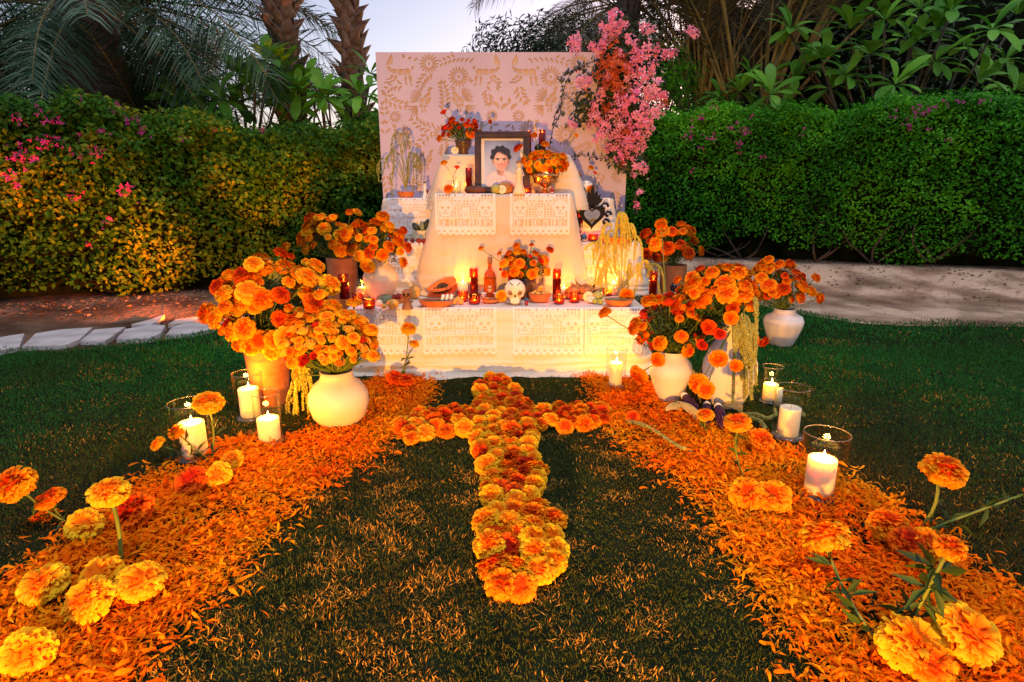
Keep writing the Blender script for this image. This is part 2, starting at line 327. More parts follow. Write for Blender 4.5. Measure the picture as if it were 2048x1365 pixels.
# ---------------------------------------------------------------- flower heads
def bloom_mesh(name, m, n=150, seed=0, wid=.42, phmax=118, flat=.74, cols=5, curl=.26, frill=.07):
    g = random.Random(seed); V = []; Fc = []
    gold = PI*(3-5**.5)
    for i in range(n):
        ph = R(phmax)*math.sqrt((i+.5)/n)**1.05; th = i*gold+g.uniform(-.3, .3)
        d = Vector((math.sin(ph)*math.cos(th), math.sin(ph)*math.sin(th), math.cos(ph)))
        e = Vector((math.cos(ph)*math.cos(th), math.cos(ph)*math.sin(th), -math.sin(ph)))
        t = Vector((-math.sin(th), math.cos(th), 0)); tw = g.uniform(-1, 1)*(.9 if ph < 1 else .35)
        sd = (t*math.cos(tw)+e*math.sin(tw)).normalized(); no = d.cross(sd)
        if no.dot(e) < 0: no = -no
        tip = g.uniform(.86, 1.1); ww = wid*g.uniform(.75, 1.2); fp = g.uniform(0, 6.3); cu = curl*g.uniform(.4, 1.3)
        o = len(V)
        for r_, wk, ck in ((.45, .35, 0), (.82*tip, .85, .25), (1.0*tip, 1.0, 1.0)):
            for c_ in range(cols):
                u = c_/(cols-1)-.5
                fr = frill*math.sin(u*11+fp)*ck+ (g.uniform(-.03, .03) if ck else 0)
                p = d*(r_-abs(u)**2*.35*ck*.6+g.uniform(-.02, .02)*ck)+sd*u*ww*wk+no*(cu*ck+fr+abs(u)*.06)
                V.append((p.x, p.y, p.z*flat))
        for a in range(2):
            for b in range(cols-1):
                q = o+a*cols+b; Fc.append((q, q+1, q+cols+1, q+cols))
    mb = MB(); mb.add(V, Fc, 0)
    mb.ball((0, 0, -.02), (.66, .66, .5), 12, 8, 0)
    mb.lathe([(.05, -.75), (.14, -.6), (.26, -.34), (.2, -.2)], 8, mi=1)
    return mb.mesh(name, [m, M['stem']])
def rose_mesh(name, m, seed=0):
    g = random.Random(seed); V = []; Fc = []; n = 22
    for i in range(n):
        k = i/n; rr = .16+.8*k; th = i*2.4; o = len(V); ww = (.9+.6*k); h = .62-.25*k
        for r_ in range(4):
            f = r_/3
            for c_ in range(5):
                u = (c_/4-.5)*ww; a = th+u; rad = rr*(.45+.5*f**.7)+(.13*f*f*k)+g.uniform(-.012, .012)
                V.append((math.cos(a)*rad, math.sin(a)*rad, -.35+f*(.35+h)-abs(u)**2*.28*f-(.15*k*f*f)))
        for a in range(3):
            for b in range(4):
                q = o+a*5+b; Fc.append((q, q+1, q+6, q+5))
    mb = MB(); mb.add(V, Fc, 0); mb.ball((0, 0, -.15), (.5, .5, .35), 10, 6, 0); mb.lathe([(.04, -.7), (.15, -.5), (.4, -.3)], 8, mi=1)
    return mb.mesh(name, [m, M['stem']])
BL = {}
for i_, k_ in enumerate(('orange', 'deep', 'yellow')):
    BL[k_] = [bloom_mesh('bloom', M[k_], 170, 10*i_+j) for j in range(3)]+[bloom_mesh('bloom', M[k_], 95, 10*i_+7, .6, 112, .6, 5, .34, .10)]
for k_ in ('pale', 'redrose'):
    BL[k_] = [rose_mesh('rose_bloom', M[k_], j) for j in range(2)]
def bloom(kind, p, r, d=(0, 0, 1), parent=None, name=None):
    me = rnd.choice(BL[kind]); d = Vector(d).normalized()
    q = d.to_track_quat('Z', 'Y').to_matrix().to_4x4() @ Matrix.Rotation(rnd.uniform(0, 6.28), 4, 'Z')
    o = link(name or ('rose_bloom' if kind in ('pale', 'redrose') else 'marigold_bloom'), me, parent, p)
    o.rotation_euler = q.to_euler(); s = r*rnd.uniform(.93, 1.07); o.scale = (s, s, s*rnd.uniform(.9, 1.15)); return o
def mix_kind(w): 
    x = rnd.random()*sum(w.values())
    for k, v in w.items():
        x -= v
        if x <= 0: return k
    return k
def stem_curve(a, b, sag=.03, n=5):
    a, b = Vector(a), Vector(b); mid = (a+b)/2+Vector((rnd.uniform(-1, 1), rnd.uniform(-1, 1), 0))*sag
    out = []
    for i in range(n+1):
        t = i/n; out.append(a*(1-t)**2+mid*2*t*(1-t)+b*t*t)
    return out
def bouquet(label, base, c, rad, r, n, kinds, extra=(), group=None, fol=500, name='marigold_bouquet', cat='bouquet', lowz=-.75, seed=1, folsize=.045):
    """blooms spread over an ellipsoid c, rad; base is the vase mouth. extra: (point, radius, kind)"""
    root = thing(name, label, cat, base, group); base = Vector(base); c = Vector(c)
    pts = []; g = random.Random(seed); tries = 0
    while len(pts) < n and tries < n*60:
        tries += 1
        d = Vector((g.gauss(0, 1), g.gauss(0, 1), g.gauss(0, 1))).normalized()
        if d.z < lowz: continue
        k = g.uniform(.72, 1.08)
        p = c+Vector((d.x*rad[0], d.y*rad[1], d.z*rad[2]))*k
        rr = r*g.uniform(.55, 1.22)
        if all((p-q[0]).length > .72*(rr+q[1]) for q in pts): pts.append((p, rr, mix_kind(kinds)))
    pts += [(Vector(a), b, k) for a, b, k in extra]
    st = MB(); src = base-Vector((0, 0, .02))
    for p, rr, k in pts:
        d = (p-(base*.6+c*.4)); d = (d.normalized()+Vector((g.gauss(0, .25), g.gauss(0, .25), .35+g.gauss(0, .2)))).normalized()
        bloom(k, p, rr, d, root); st.tube([q-base for q in stem_curve(src, p-d*rr*.5, .03, 5)], .0028, 5)
    obj('stems', st, M['stem'], root, loc=base)
    if fol: leaf_cloud('foliage', fol, c-Vector((0, 0, rad[2]*.12)), (rad[0]*.86, rad[1]*.86, rad[2]*.8), folsize, M['mleaf'], root, seed, slim=.35)
    return root
# ================================================================ THE GROUND
def sheet(name, pts, z, m, kind='structure', sub=None):
    mb = MB(); mb.add([(p[0], p[1], z) for p in pts], [tuple(range(len(pts)))]); o = obj(name, mb, m, smooth=False); tag(o, kind=kind); return o
def smooth01(t): t = min(1, max(0, t)); return t*t*(3-2*t)
def hedge_front_r(x): return 9.0-.34*(x-1.5) if x > 1.5 else 9.0
def ground_z(x, y):
    b = hedge_front_r(x) if x > 0 else 8.2+.62*(x+1.5)*(1 if x < -1.5 else 0)
    t = (y-(b-1.9))/1.7
    return (.22 if x > 0 else .06)*smooth01(t)*smooth01((abs(x)-.6)/1.2)
mb = MB(); gx = [-90, -40, -20, -12]+[x*.2 for x in range(-50, 51)]+[12, 20, 40, 90]; gy = [-60, -20, -6, -2]+[y*.2 for y in range(-4, 62)]+[14, 20, 40, 120]
V = [(x, y, ground_z(x, y)-.03+(.022*noise.noise(Vector((x*1.3, y*1.3, 0)))+.012*noise.noise(Vector((x*5, y*5, 3))) if y > 5 else 0)) for y in gy for x in gx]
W_ = len(gx); mb.add(V, [(j*W_+i, j*W_+i+1, (j+1)*W_+i+1, (j+1)*W_+i) for j in range(len(gy)-1) for i in range(W_-1)])
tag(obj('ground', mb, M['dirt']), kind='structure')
# lawn edge drawn on the ground through the photograph's own line
EL = [on(*p) for p in ((-700, 800), (-300, 742), (0, 702), (120, 697), (240, 684), (360, 672), (450, 652))]
ER = [on(*p) for p in ((1330, 590), (1500, 600), (1600, 622), (1700, 640), (1800, 646), (2048, 648), (2400, 690), (3000, 800))]
edge = [(p.x, p.y) for p in EL+[Vector((-1.9, 5.9, 0)), Vector((0, 6.3, 0)), Vector((1.4, 6.4, 0))]+ER]
def lawn_limit(x):
    for (a, b), (c, d) in zip(edge, edge[1:]):
        if a <= x <= c: return b+(d-b)*(x-a)/(c-a)
    return edge[0][1] if x < edge[0][0] else edge[-1][1]
def wob(x): return .10*noise.noise(Vector((x*2.1, 0, 5)))+.05*noise.noise(Vector((x*7, 0, 9)))
xs = [-12+i*.12 for i in range(201)]; mb = MB(); V = []
ys = [-3, 0, 2, 4, 5]
for x in xs:
    for k in range(7):
        yl = lawn_limit(x)+wob(x); y = -3+(yl+3)*(k/6); V.append((x, y, .0 if k < 6 else -.028))
mb.add(V, [(i*7+k, (i+1)*7+k, (i+1)*7+k+1, i*7+k+1) for i in range(200) for k in range(6)])
tag(obj('lawn', mb, M['lawn'], smooth=False), kind='structure')
# bare worn soil patch running into the grass on the left, flagstones of the path
path = tag(link('path', None), kind='structure')
def stone(pts, z=-.03, t=.035):
    P = [on(a, b) for a, b in pts]; c = sum(P, Vector())/len(P); out = []
    for i, p in enumerate(P):
        q = P[(i+1) % len(P)]
        for k in range(3):
            s_ = p.lerp(q, k/3); out.append((s_-c)*(1+.04*noise.noise(s_*9)))
    mb = MB(); n = len(out)
    mb.add([(p.x, p.y, 0) for p in out]+[(p.x*.975, p.y*.975, t+.003*noise.noise(p*7)) for p in out], [tuple(range(n, 2*n))]+[(i, (i+1) % n, (i+1) % n+n, i+n) for i in range(n)])
    o = link('flagstone', mb.mesh('flagstone', M['stone'], False), path, (c.x, c.y, z)); return o
for s_ in ([(45, 694), (70, 668), (120, 660), (186, 656), (160, 680), (130, 692)], [(160, 683), (190, 660), (252, 655), (228, 672), (210, 684)], [(232, 680), (250, 660), (300, 650), (332, 652), (322, 668), (300, 678)],
           [(262, 650), (300, 640), (330, 630), (318, 644), (300, 650)], [(330, 672), (345, 655), (380, 646), (420, 648), (430, 658), (390, 668)], [(335, 650), (352, 640), (400, 634), (420, 640), (380, 645)],
           [(425, 645), (440, 630), (480, 622), (500, 632), (470, 644)], [(440, 622), (452, 612), (490, 606), (510, 614), (480, 620)], [(-60, 712), (-70, 690), (20, 672), (50, 668), (40, 694), (0, 704)]):
    stone(s_)
# grass
PL = [(-500, 1480), (-300, 1365), (0, 1185), (150, 1075), (330, 935), (470, 880), (560, 888), (650, 856), (745, 760), (790, 752), (835, 754), (870, 790), (800, 850), (770, 885), (700, 940), (590, 1000), (500, 1100), (400, 1200), (330, 1260), (250, 1365), (130, 1500), (-100, 1700)]
PR = [(1160, 752), (1290, 766), (1400, 850), (1560, 892), (1700, 958), (1800, 1020), (1950, 1140), (2048, 1200), (2300, 1350), (2600, 1560), (2300, 1750), (1800, 1640), (1650, 1365), (1605, 1260), (1560, 1200), (1490, 1120), (1440, 1030), (1350, 950), (1235, 885), (1200, 800)]
def inpoly(P, poly):
    x, y = P[:, 0], P[:, 1]; r = np.zeros(len(P), bool); n = len(poly)
    for i in range(n):
        x1, y1 = poly[i]; x2, y2 = poly[(i+1) % n]
        c = ((y1 > y) != (y2 > y)); r ^= c & (x < (x2-x1)*(y-y1)/(y2-y1+1e-12)+x1)
    return r
GL = [tuple(on(*p)[:2]) for p in PL]; GR = [tuple(on(*p)[:2]) for p in PR]
def grass(name, n, x0, x1, y0, y1, h, m, wk=1.0, lean=.8, label=None, seed=1, keep=None):
    g = np.random.default_rng(seed); P = np.stack([g.uniform(x0, x1, n), g.uniform(y0, y1, n), np.zeros(n)], 1)
    lim = np.interp(P[:, 0], [e[0] for e in edge], [e[1] for e in edge])+g.normal(0, .05, n)+.1*np.sin(P[:, 0]*5.3)*np.sin(P[:, 0]*2.1)
    k = (P[:, 1] < lim) & (np.abs(P[:, 0]) < P[:, 1]*1.0+.6)
    if keep is not None: k &= keep(P, g)
    k &= ~((inpoly(P, GL) | inpoly(P, GR)) & (g.random(n) < .85))
    P = P[k]; n = len(P); a = g.random(n)*6.28; l = g.random(n)*lean+.15
    nn = np.stack([np.cos(a)*l, np.sin(a)*l, np.ones(n)*.9], 1); Fr = frames(nn, g.random(n)*6.28)
    # template stands along z (normal), bends to +y
    tv = [(-.5, 0, 0), (.5, 0, 0), (-.35, .15, .6), (.35, .15, .6), (0, .55, 1)]; tf = [(0, 1, 3), (0, 3, 2), (2, 3, 4)]
    hh = h*(.5+.9*g.random(n))*(1+.5*np.sin(P[:, 0]*3.1+np.sin(P[:, 1]*4))*np.sin(P[:, 1]*2.7)*.6)
    S = np.stack([.0028*wk*np.ones(n)*(1+.25*P[:, 1]), hh, hh], 1)
    return tag(link(name, stamp(name, tv, tf, P, Fr, S, m, False)), kind='stuff')
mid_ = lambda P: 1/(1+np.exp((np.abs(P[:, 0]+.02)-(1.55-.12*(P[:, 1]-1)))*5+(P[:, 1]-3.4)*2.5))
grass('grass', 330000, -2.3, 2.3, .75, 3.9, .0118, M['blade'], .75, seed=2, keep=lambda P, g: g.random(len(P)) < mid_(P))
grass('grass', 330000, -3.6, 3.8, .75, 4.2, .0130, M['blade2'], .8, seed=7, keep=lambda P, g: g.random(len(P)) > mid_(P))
grass('grass', 170000, -7.5, 7.5, 3.7, 7.6, .024, M['blade2'], 1.2, seed=3)
nzk = lambda P, g: (np.sin(P[:, 0]*6.1+2*np.sin(P[:, 1]*3.3))*np.sin(P[:, 1]*7.3+P[:, 0]*2) > .3) | (g.random(len(P)) < .15)
grass('dry_and_glint_grass', 36000, -3, 3, .75, 4.4, .0145, M['straw_glint'], .8, seed=4, keep=nzk, lean=1.4)
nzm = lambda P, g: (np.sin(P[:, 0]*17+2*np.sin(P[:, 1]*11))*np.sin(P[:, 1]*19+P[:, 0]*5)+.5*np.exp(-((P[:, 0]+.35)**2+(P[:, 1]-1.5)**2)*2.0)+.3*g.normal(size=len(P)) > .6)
grass('dry_and_glint_grass', 60000, -1.5, .9, .9, 2.9, .016, M['straw_glint'], .85, seed=6, keep=nzm, lean=1.5)  # orange blades bunched here paint the lamp's glints on the central grass
grass('dry_and_glint_grass', 5000, -6, 6.5, 4, 7, .020, M['straw_glint'], 1.2, seed=5, keep=nzk)
# fallen leaves and twigs on the bare soil by the hedges
g_ = np.random.default_rng(77); n_ = 2600; X_ = g_.uniform(-6, 7, n_); Yf = np.where(X_ > 0, hedge_front_r(3)-.34*(X_-3)-np.abs(g_.normal(0, .9, n_)), np.interp(X_, [-5.6, -3.1, 0], [5.4, 6.8, 8])-np.abs(g_.normal(0, .45, n_)))
Z_ = np.array([ground_z(a, b_)-.012 for a, b_ in zip(X_, Yf)]); L_ = .02+.05*g_.random(n_)**2
tag(link('leaf_litter', stamp('leaf_litter', LEAF4_V, LEAF4_F, np.column_stack([X_, Yf, Z_]), frames(np.column_stack([g_.normal(0, .3, n_), g_.normal(0, .3, n_), np.ones(n_)]), g_.random(n_)*6.28), L_, M['litter'])), 'small dry leaves scattered over the bare soil below the hedges', 'leaf litter', kind='stuff')
# ================================================================ PETAL PATHS
def petals(name, poly, n, seed):
    g = np.random.default_rng(seed); A = np.array(poly); x0, y0 = A.min(0); x1, y1 = A.max(0)
    y0 = max(y0, .35); x0, x1 = max(x0, -2.6), min(x1, 2.8)
    P = np.stack([g.uniform(x0, x1, n), g.uniform(y0, y1, n)], 1); J = P+g.normal(0, 1, (n, 2))*(.02+.075*g.random((n, 1))**3)
    k = inpoly(J, poly); P = P[k]; n = len(P)
    nz = np.sin(P[:, 0]*9+3*np.sin(P[:, 1]*5+seed))*np.cos(P[:, 1]*8+seed)
    k = g.random(n) < .66+.40*nz; P = P[k]; n = len(P)
    z = .006+.020*g.random(n)**1.6+.006*np.maximum(0, np.sin(P[:, 0]*9)*np.cos(P[:, 1]*8))
    a = g.random(n)*6.28; l = np.abs(g.normal(0, .52, n))
    nn = np.stack([np.cos(a)*l, np.sin(a)*l, np.ones(n)], 1)
    tv = []; 
    for t, w_, zz in ((0, .10, 0), (.3, .55, .05), (.65, 1.0, .02), (.9, .8, -.10), (1.0, .3, -.14)):
        tv += [(-w_/2, t, zz+.05*w_), (w_/2, t, zz+.05*w_)]
    tf = [(i*2, i*2+1, i*2+3, i*2+2) for i in range(4)]
    L_ = .030*(.45+.95*g.random(n)); S = np.stack([L_*(.14+.24*g.random(n)), L_, L_*(.5+2.2*g.random(n)**2)*np.where(g.random(n) < .3, -1, 1)], 1)
    P3 = np.column_stack([P, z])
    me = stamp(name, tv, tf, P3, frames(nn, g.random(n)*6.28), S, M['petal']); return link(name, me)
tag(petals('marigold_petals', GL, 88000, 1), 'loose orange marigold petals strewn in a wide band left of the flower cross', 'petals', kind='stuff')
tag(petals('marigold_petals', GR, 88000, 2), 'loose orange marigold petals strewn in a wide band right of the flower cross', 'petals', kind='stuff')
def strays(poly_px, n, seed, lab):
    g = np.random.default_rng(seed); C = np.array([tuple(on(*p)[:2]) for p in poly_px]); i = g.integers(0, len(C)-1, n); t = g.random((n, 1))
    P = C[i]*(1-t)+C[i+1]*t+g.normal(0, .055, (n, 2)); a = g.random(n)*6.28; l = np.abs(g.normal(0, .4, n))
    nn = np.stack([np.cos(a)*l, np.sin(a)*l, np.ones(n)], 1)
    L_ = .032*(.5+.8*g.random(n)); S = np.stack([L_*.35, L_, L_*1.5], 1)
    me = stamp('stray_petals', LEAF4_V, LEAF4_F, np.column_stack([P, .014+.01*g.random(n)]), frames(nn, g.random(n)*6.28), S, M['petal'])
    tag(link('stray_petals', me), lab, 'petals', kind='stuff')
strays([(835, 760), (870, 790), (800, 850), (770, 885), (700, 940), (590, 1000), (500, 1100), (400, 1200), (330, 1260), (250, 1365)], 900, 5, 'scattered petals along the inner edge of the left petal band')
strays([(1160, 752), (1200, 800), (1235, 885), (1350, 950), (1440, 1030), (1490, 1120), (1560, 1200), (1605, 1260), (1650, 1365)], 900, 6, 'scattered petals along the inner edge of the right petal band')
# ================================================================ HEDGES
def hedge(label, line, top, zbot, leaf, n, m, seed, depth=1.0, flowers=0, fl_zone=None, name='hedge', flat=1.0):
    """line: front base polyline (x,y). Leaves on the front face and top."""
    root = thing(name, label, 'hedge', (line[0][0], line[0][1], 0)); g = np.random.default_rng(seed)
    L = np.array(line, float); seg = np.linalg.norm(np.diff(L, axis=0), axis=1); cum = np.r_[0, np.cumsum(seg)]; T = cum[-1]
    def pos(s): return np.stack([np.interp(s, cum, L[:, 0]), np.interp(s, cum, L[:, 1])], 1)
    def nor(s):
        e = .3; d = pos(np.minimum(s+e, T))-pos(np.maximum(s-e, 0)); d /= np.linalg.norm(d, axis=1, keepdims=True)+1e-9
        return np.stack([d[:, 1], -d[:, 0]], 1)
    def surf(s, t):
        """t 0..1 front bottom->top, 1..1.6 over the top"""
        p, nn = pos(s), nor(s); tp = np.interp(s, np.linspace(0, T, len(top)), top)
        tp = tp+.05*np.sin(s*2.3+seed)+.03*np.sin(s*6.1)
        bz = zbot+.12*np.sin(s*1.7+seed)+.08*np.sin(s*5)
        f = np.minimum(t, 1); z = bz+(tp-bz)*np.sin(f*PI/2)**.8; 
        bulge = .22*np.sin(np.clip(f, 0, 1)*PI)**.7-.25*np.maximum(0, f-.8)/.2; back = np.maximum(0, t-1)/.6*depth
        nz = flat*.09*np.sin(s*5.1+2*np.sin(z*4+seed))*np.cos(z*6.3+s*1.3)+flat*.05*np.sin(s*13+z*9)*np.cos(z*17-s*3)
        off = bulge+nz*(t < 1.02)-back; z = z+nz*.5*(t > .8)
        P = np.stack([p[:, 0]+nn[:, 0]*off, p[:, 1]+nn[:, 1]*off, z], 1)
        up = np.clip((t-.75)/.3, 0, 1)[:, None]; No = np.concatenate([nn*(1-up*.9), up+.1], 1); return P, No
    s = g.uniform(0, T, n); t = g.uniform(0, 1.5, n)**1.0; P, No = surf(s, t)
    No = No/np.linalg.norm(No, axis=1, keepdims=True)
    P = P+No*(-np.abs(g.normal(0, .085, n))+g.random(n)**5*.13)[:, None]
    nn = No*.75+g.normal(0, .55, (n, 3))+np.array([[0, 0, .55]])
    # tips hang outward and down
    S = leaf*(.6+.8*g.random(n)); S = np.stack([S, S, S], 1)
    P -= np.array([[line[0][0], line[0][1], 0]])
    me = stamp('foliage', LEAF4_V, LEAF4_F, P, frames(nn, g.random(n)*6.28), S, m)
    o = link('foliage', me, root, world=False); tag(o, kind='stuff')
    # dark shell standing in for the shade inside the hedge
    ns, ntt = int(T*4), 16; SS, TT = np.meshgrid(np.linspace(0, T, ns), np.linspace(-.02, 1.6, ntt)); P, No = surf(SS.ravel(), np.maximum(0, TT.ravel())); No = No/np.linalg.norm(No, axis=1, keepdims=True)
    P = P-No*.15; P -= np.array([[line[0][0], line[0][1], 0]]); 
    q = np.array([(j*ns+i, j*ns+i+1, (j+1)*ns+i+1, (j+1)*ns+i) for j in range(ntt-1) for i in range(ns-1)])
    link('inner_shade', npmesh('inner_shade', P, q, M['core']), root, world=False)
    # plain dark sheet down to the ground, standing in for shade under the skirts
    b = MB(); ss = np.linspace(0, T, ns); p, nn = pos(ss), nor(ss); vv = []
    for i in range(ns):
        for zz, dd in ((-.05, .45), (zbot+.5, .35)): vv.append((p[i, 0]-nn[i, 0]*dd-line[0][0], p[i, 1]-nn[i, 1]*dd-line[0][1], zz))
    b.add(vv, [(2*i, 2*i+2, 2*i+3, 2*i+1) for i in range(ns-1)]); o = link('shade_sheet', b.mesh('shade_sheet', M['core']), root, world=False)
    if flowers:
        tvs, tfs = [], []
        for k in range(3):
            a = k*2.09; ca, sa = math.cos(a), math.sin(a); o_ = len(tvs)
            for x, y, z in ((0, 0, 0), (-.35, .5, .25), (.35, .5, .25), (0, 1, .3)): tvs.append((x*ca-y*sa, x*sa+y*ca, z))
            tfs += [(o_, o_+2, o_+1), (o_+1, o_+2, o_+3)]
        for kf, (px, py, nf) in enumerate(fl_zone):
            # find the hedge surface nearest to that line of sight
            st = np.repeat(np.linspace(0, T, 160), 60); tt = np.tile(np.linspace(0, 1.3, 60), 160); Q, _ = surf(st, tt)
            dd = ray(px, py); dv = np.array(dd)/dd.length; W0 = Q-np.array([[0, 0, H]]); al = W0@dv; di = np.linalg.norm(W0-al[:, None]*dv, axis=1); di[al < 0] = 9
            b_ = np.argsort(di)[:12]; b_ = b_[np.argmin(al[b_])]; c = Q[b_]
            if di[b_] > .3: continue
            gg = np.random.default_rng(900+kf); n_ = 2+int(nf*1.3); PP = c+gg.normal(0, .014+.006*nf, (n_, 3))-dv*.05
            me = stamp('blossom_cluster', tvs, tfs, PP-np.array([[line[0][0], line[0][1], 0]]), frames(gg.normal(size=(n_, 3))-dv, gg.random(n_)*6), np.full(n_, .026), M['magenta'])
            tag(link('blossom_cluster', me, root, world=False), kind='stuff')
    return root
zl = [(52, 240, 4), (75, 235, 3), (120, 258, 4), (90, 243, 3), (150, 265, 3), (35, 303, 3), (230, 212, 3), (240, 218, 3), (268, 230, 4), (285, 235, 3), (257, 245, 3), (270, 254, 4), (60, 275, 7), (80, 280, 5), (45, 285, 3), (105, 272, 3), (18, 300, 3), (8, 306, 4), (215, 257, 3), (182, 277, 3), (205, 290, 2), (125, 295, 3), (55, 325, 2), (72, 343, 3), (5, 367, 7), (10, 365, 5), (170, 387, 3), (245, 392, 3), (255, 405, 5), (130, 402, 3), (245, 360, 2), (368, 288, 2), (515, 233, 3), (522, 232, 3), (430, 248, 2), (218, 428, 3), (160, 482, 3), (130, 310, 2), (205, 326, 2), (160, 190, 2)]
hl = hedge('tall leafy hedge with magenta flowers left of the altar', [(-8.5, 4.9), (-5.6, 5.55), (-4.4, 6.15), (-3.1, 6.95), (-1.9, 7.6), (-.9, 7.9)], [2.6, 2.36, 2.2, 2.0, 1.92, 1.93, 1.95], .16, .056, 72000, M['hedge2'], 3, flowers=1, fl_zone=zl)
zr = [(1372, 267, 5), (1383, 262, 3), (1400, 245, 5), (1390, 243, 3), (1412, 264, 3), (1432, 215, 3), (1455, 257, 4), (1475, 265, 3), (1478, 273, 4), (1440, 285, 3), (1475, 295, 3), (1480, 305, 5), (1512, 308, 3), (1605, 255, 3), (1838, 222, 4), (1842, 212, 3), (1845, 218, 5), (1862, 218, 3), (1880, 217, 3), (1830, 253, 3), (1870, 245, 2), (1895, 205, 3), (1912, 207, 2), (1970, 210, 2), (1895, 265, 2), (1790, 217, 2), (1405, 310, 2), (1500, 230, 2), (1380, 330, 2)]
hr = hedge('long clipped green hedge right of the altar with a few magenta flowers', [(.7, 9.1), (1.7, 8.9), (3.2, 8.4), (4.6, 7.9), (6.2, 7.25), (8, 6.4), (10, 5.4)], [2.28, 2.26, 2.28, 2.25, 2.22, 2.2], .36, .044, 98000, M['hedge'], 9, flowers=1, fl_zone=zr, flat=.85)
def branchy(root, p, n, L, r, seed, m=M['bark'], spread=1.0):
    g = random.Random(seed)
    for k in range(n):
        a = g.uniform(-1, 1)*spread; pts = [Vector(p)]; d = Vector((math.sin(a), g.uniform(-.5, .0), abs(math.cos(a))*.7+.1)).normalized()
        for i in range(7):
            d = (d+Vector((g.gauss(0, .25), g.gauss(0, .2), g.uniform(0, .25)))).normalized(); pts.append(pts[-1]+d*L/7)
        mb = MB(); mb.tube([q-root.location for q in pts], [r*(1-.1*i) for i in range(8)], 6)
        o = link('branch', mb.mesh('branch', m), root, world=False)
for px, py, n_, s_ in ((1500, 515, 4, 1), (1655, 520, 4, 2), (1780, 525, 3, 3), (1450, 508, 3, 4), (1900, 520, 2, 5)):
    q = at(px, py, hedge_front_r((px-1024)/F*8.5)-.05); q.z = max(.08, q.z); branchy(hr, q+Vector((0, .3, -.06)), 3, .7, .020, s_, spread=2.2)
for px, py, s_ in ():
    q = on(px, py); branchy(hl, q, 2, .7, .02, s_)
# ================================================================ TREES BEYOND
def palm_frond(L, dirv, droop, m, m2, n=46, lw=.022, ll=.5, start=.2, seed=0, rr=.018):
    g = np.random.default_rng(seed); pts = []; p = np.zeros(3); d = np.array(dirv, float); d /= np.linalg.norm(d); k = 24
    for i in range(k+1):
        pts.append(p.copy()); d = d+np.array([0, 0, -droop*(i/k)**1.2/k*2.2]); d /= np.linalg.norm(d); p = p+d*L/k
    pts = np.array(pts); mb = MB(); mb.tube(pts[::2], [rr*(1-.06*i) for i in range(len(pts[::2]))], 5, 1)
    t = np.linspace(start, 1, n); idx = t*k; i0 = np.minimum(idx.astype(int), k-1); fr = (idx-i0)[:, None]
    P = pts[i0]*(1-fr)+pts[i0+1]*fr; D = pts[i0+1]-pts[i0]; D /= np.linalg.norm(D, axis=1, keepdims=True)
    side = np.cross(D, np.array([[0, 0, 1.]])); side /= np.linalg.norm(side, axis=1, keepdims=True)+1e-9; upv = np.cross(side, D)
    V = []; Fq = []
    for sgn in (-1, 1):
        lay = side*sgn*.8+D*.65+upv*g.normal(.15, .28, (n, 1)); lay /= np.linalg.norm(lay, axis=1, keepdims=True)
        len_ = ll*(.35+.75*np.sin(np.clip((t-start)/(1-start)*.85+.12, 0, 1)*PI))*g.uniform(.8, 1.15, n); wv = np.cross(lay, upv); wv /= np.linalg.norm(wv, axis=1, keepdims=True)+1e-9
        for i in range(n):
            a = P[i]; b = a+lay[i]*len_[i]*.5+np.array([0, 0, -.03*len_[i]]); c = a+lay[i]*len_[i]+np.array([0, 0, -.30*len_[i]*(.3+droop*.6)])
            o = len(V); V += [a-wv[i]*lw*.4, a+wv[i]*lw*.4, b-wv[i]*lw*.5, b+wv[i]*lw*.5, c]; Fq += [(o, o+1, o+3, o+2), (o+2, o+3, o+4)]
    mb.add([tuple(v) for v in V], Fq, 0); return mb.mesh('frond', [m, m2])
def palm(label, base, trunk_top, lean, fr, m, m2, seed, name='palm_tree', trunk=.2, **kw):
    """fr: list of (count, el_min, el_max, L, droop, az0, az1)"""
    g = random.Random(seed); root = thing(name, label, 'palm tree', base); top = Vector(base)+Vector((lean[0], lean[1], trunk_top))
    mb = MB(); b = Vector(base); n = 10
    pts = [b.lerp(top, i/n) for i in range(n+1)]; mb.tube([p-b for p in pts], [trunk*(1.15-.2*i/n)+.02*math.sin(i*2) for i in range(n+1)], 12); obj('trunk', mb, M['trunk'], root, loc=b)
    variants = {}
    for gi, (c, e0, e1, L, dr, a0, a1) in enumerate(fr):
        vs = [palm_frond(L*g.uniform(.9, 1.1), (1, 0, math.tan(R(e0+(e1-e0)*(j+.5)/4))), dr, m, m2, seed=seed*50+gi*10+j, **kw) for j in range(4)]
        for i in range(c):
            az = R(g.uniform(a0, a1)); o = link('frond', g.choice(vs), root, top+Vector((math.cos(az), math.sin(az), 0))*trunk*.7+Vector((0, 0, g.uniform(-.25, .15))), (g.uniform(-.25, .25), g.uniform(-.15, .15), az), g.uniform(.8, 1.12))
    return root
palm('big dark date palm behind the left hedge, its crown of fronds filling the sky', at(225, 300, 9.2)*Vector((1, 1, 0)) if False else (at(225, 300, 9.2).x, 9.2, 0), 3.9, (-.1, 0),
     [(30, 25, 70, 3.9, 1.5, 0, 360), (40, -25, 25, 3.7, 1.2, 0, 360), (10, -60, -30, 2.6, .7, 0, 360)], M['frond'], M['petiole'], 21, trunk=.42, n=84, ll=.6, lw=.017)
palm('slim leaning date palm at the far left edge behind the hedge', (at(60, 300, 9.8).x, 9.8, 0), 3.2, (-.6, .2), [(18, 10, 75, 2.8, 1.3, 0, 360), (8, -30, 10, 2.4, 1, 0, 360)], M['frond'], M['petiole'], 22, trunk=.18, n=76, ll=.5, lw=.016)
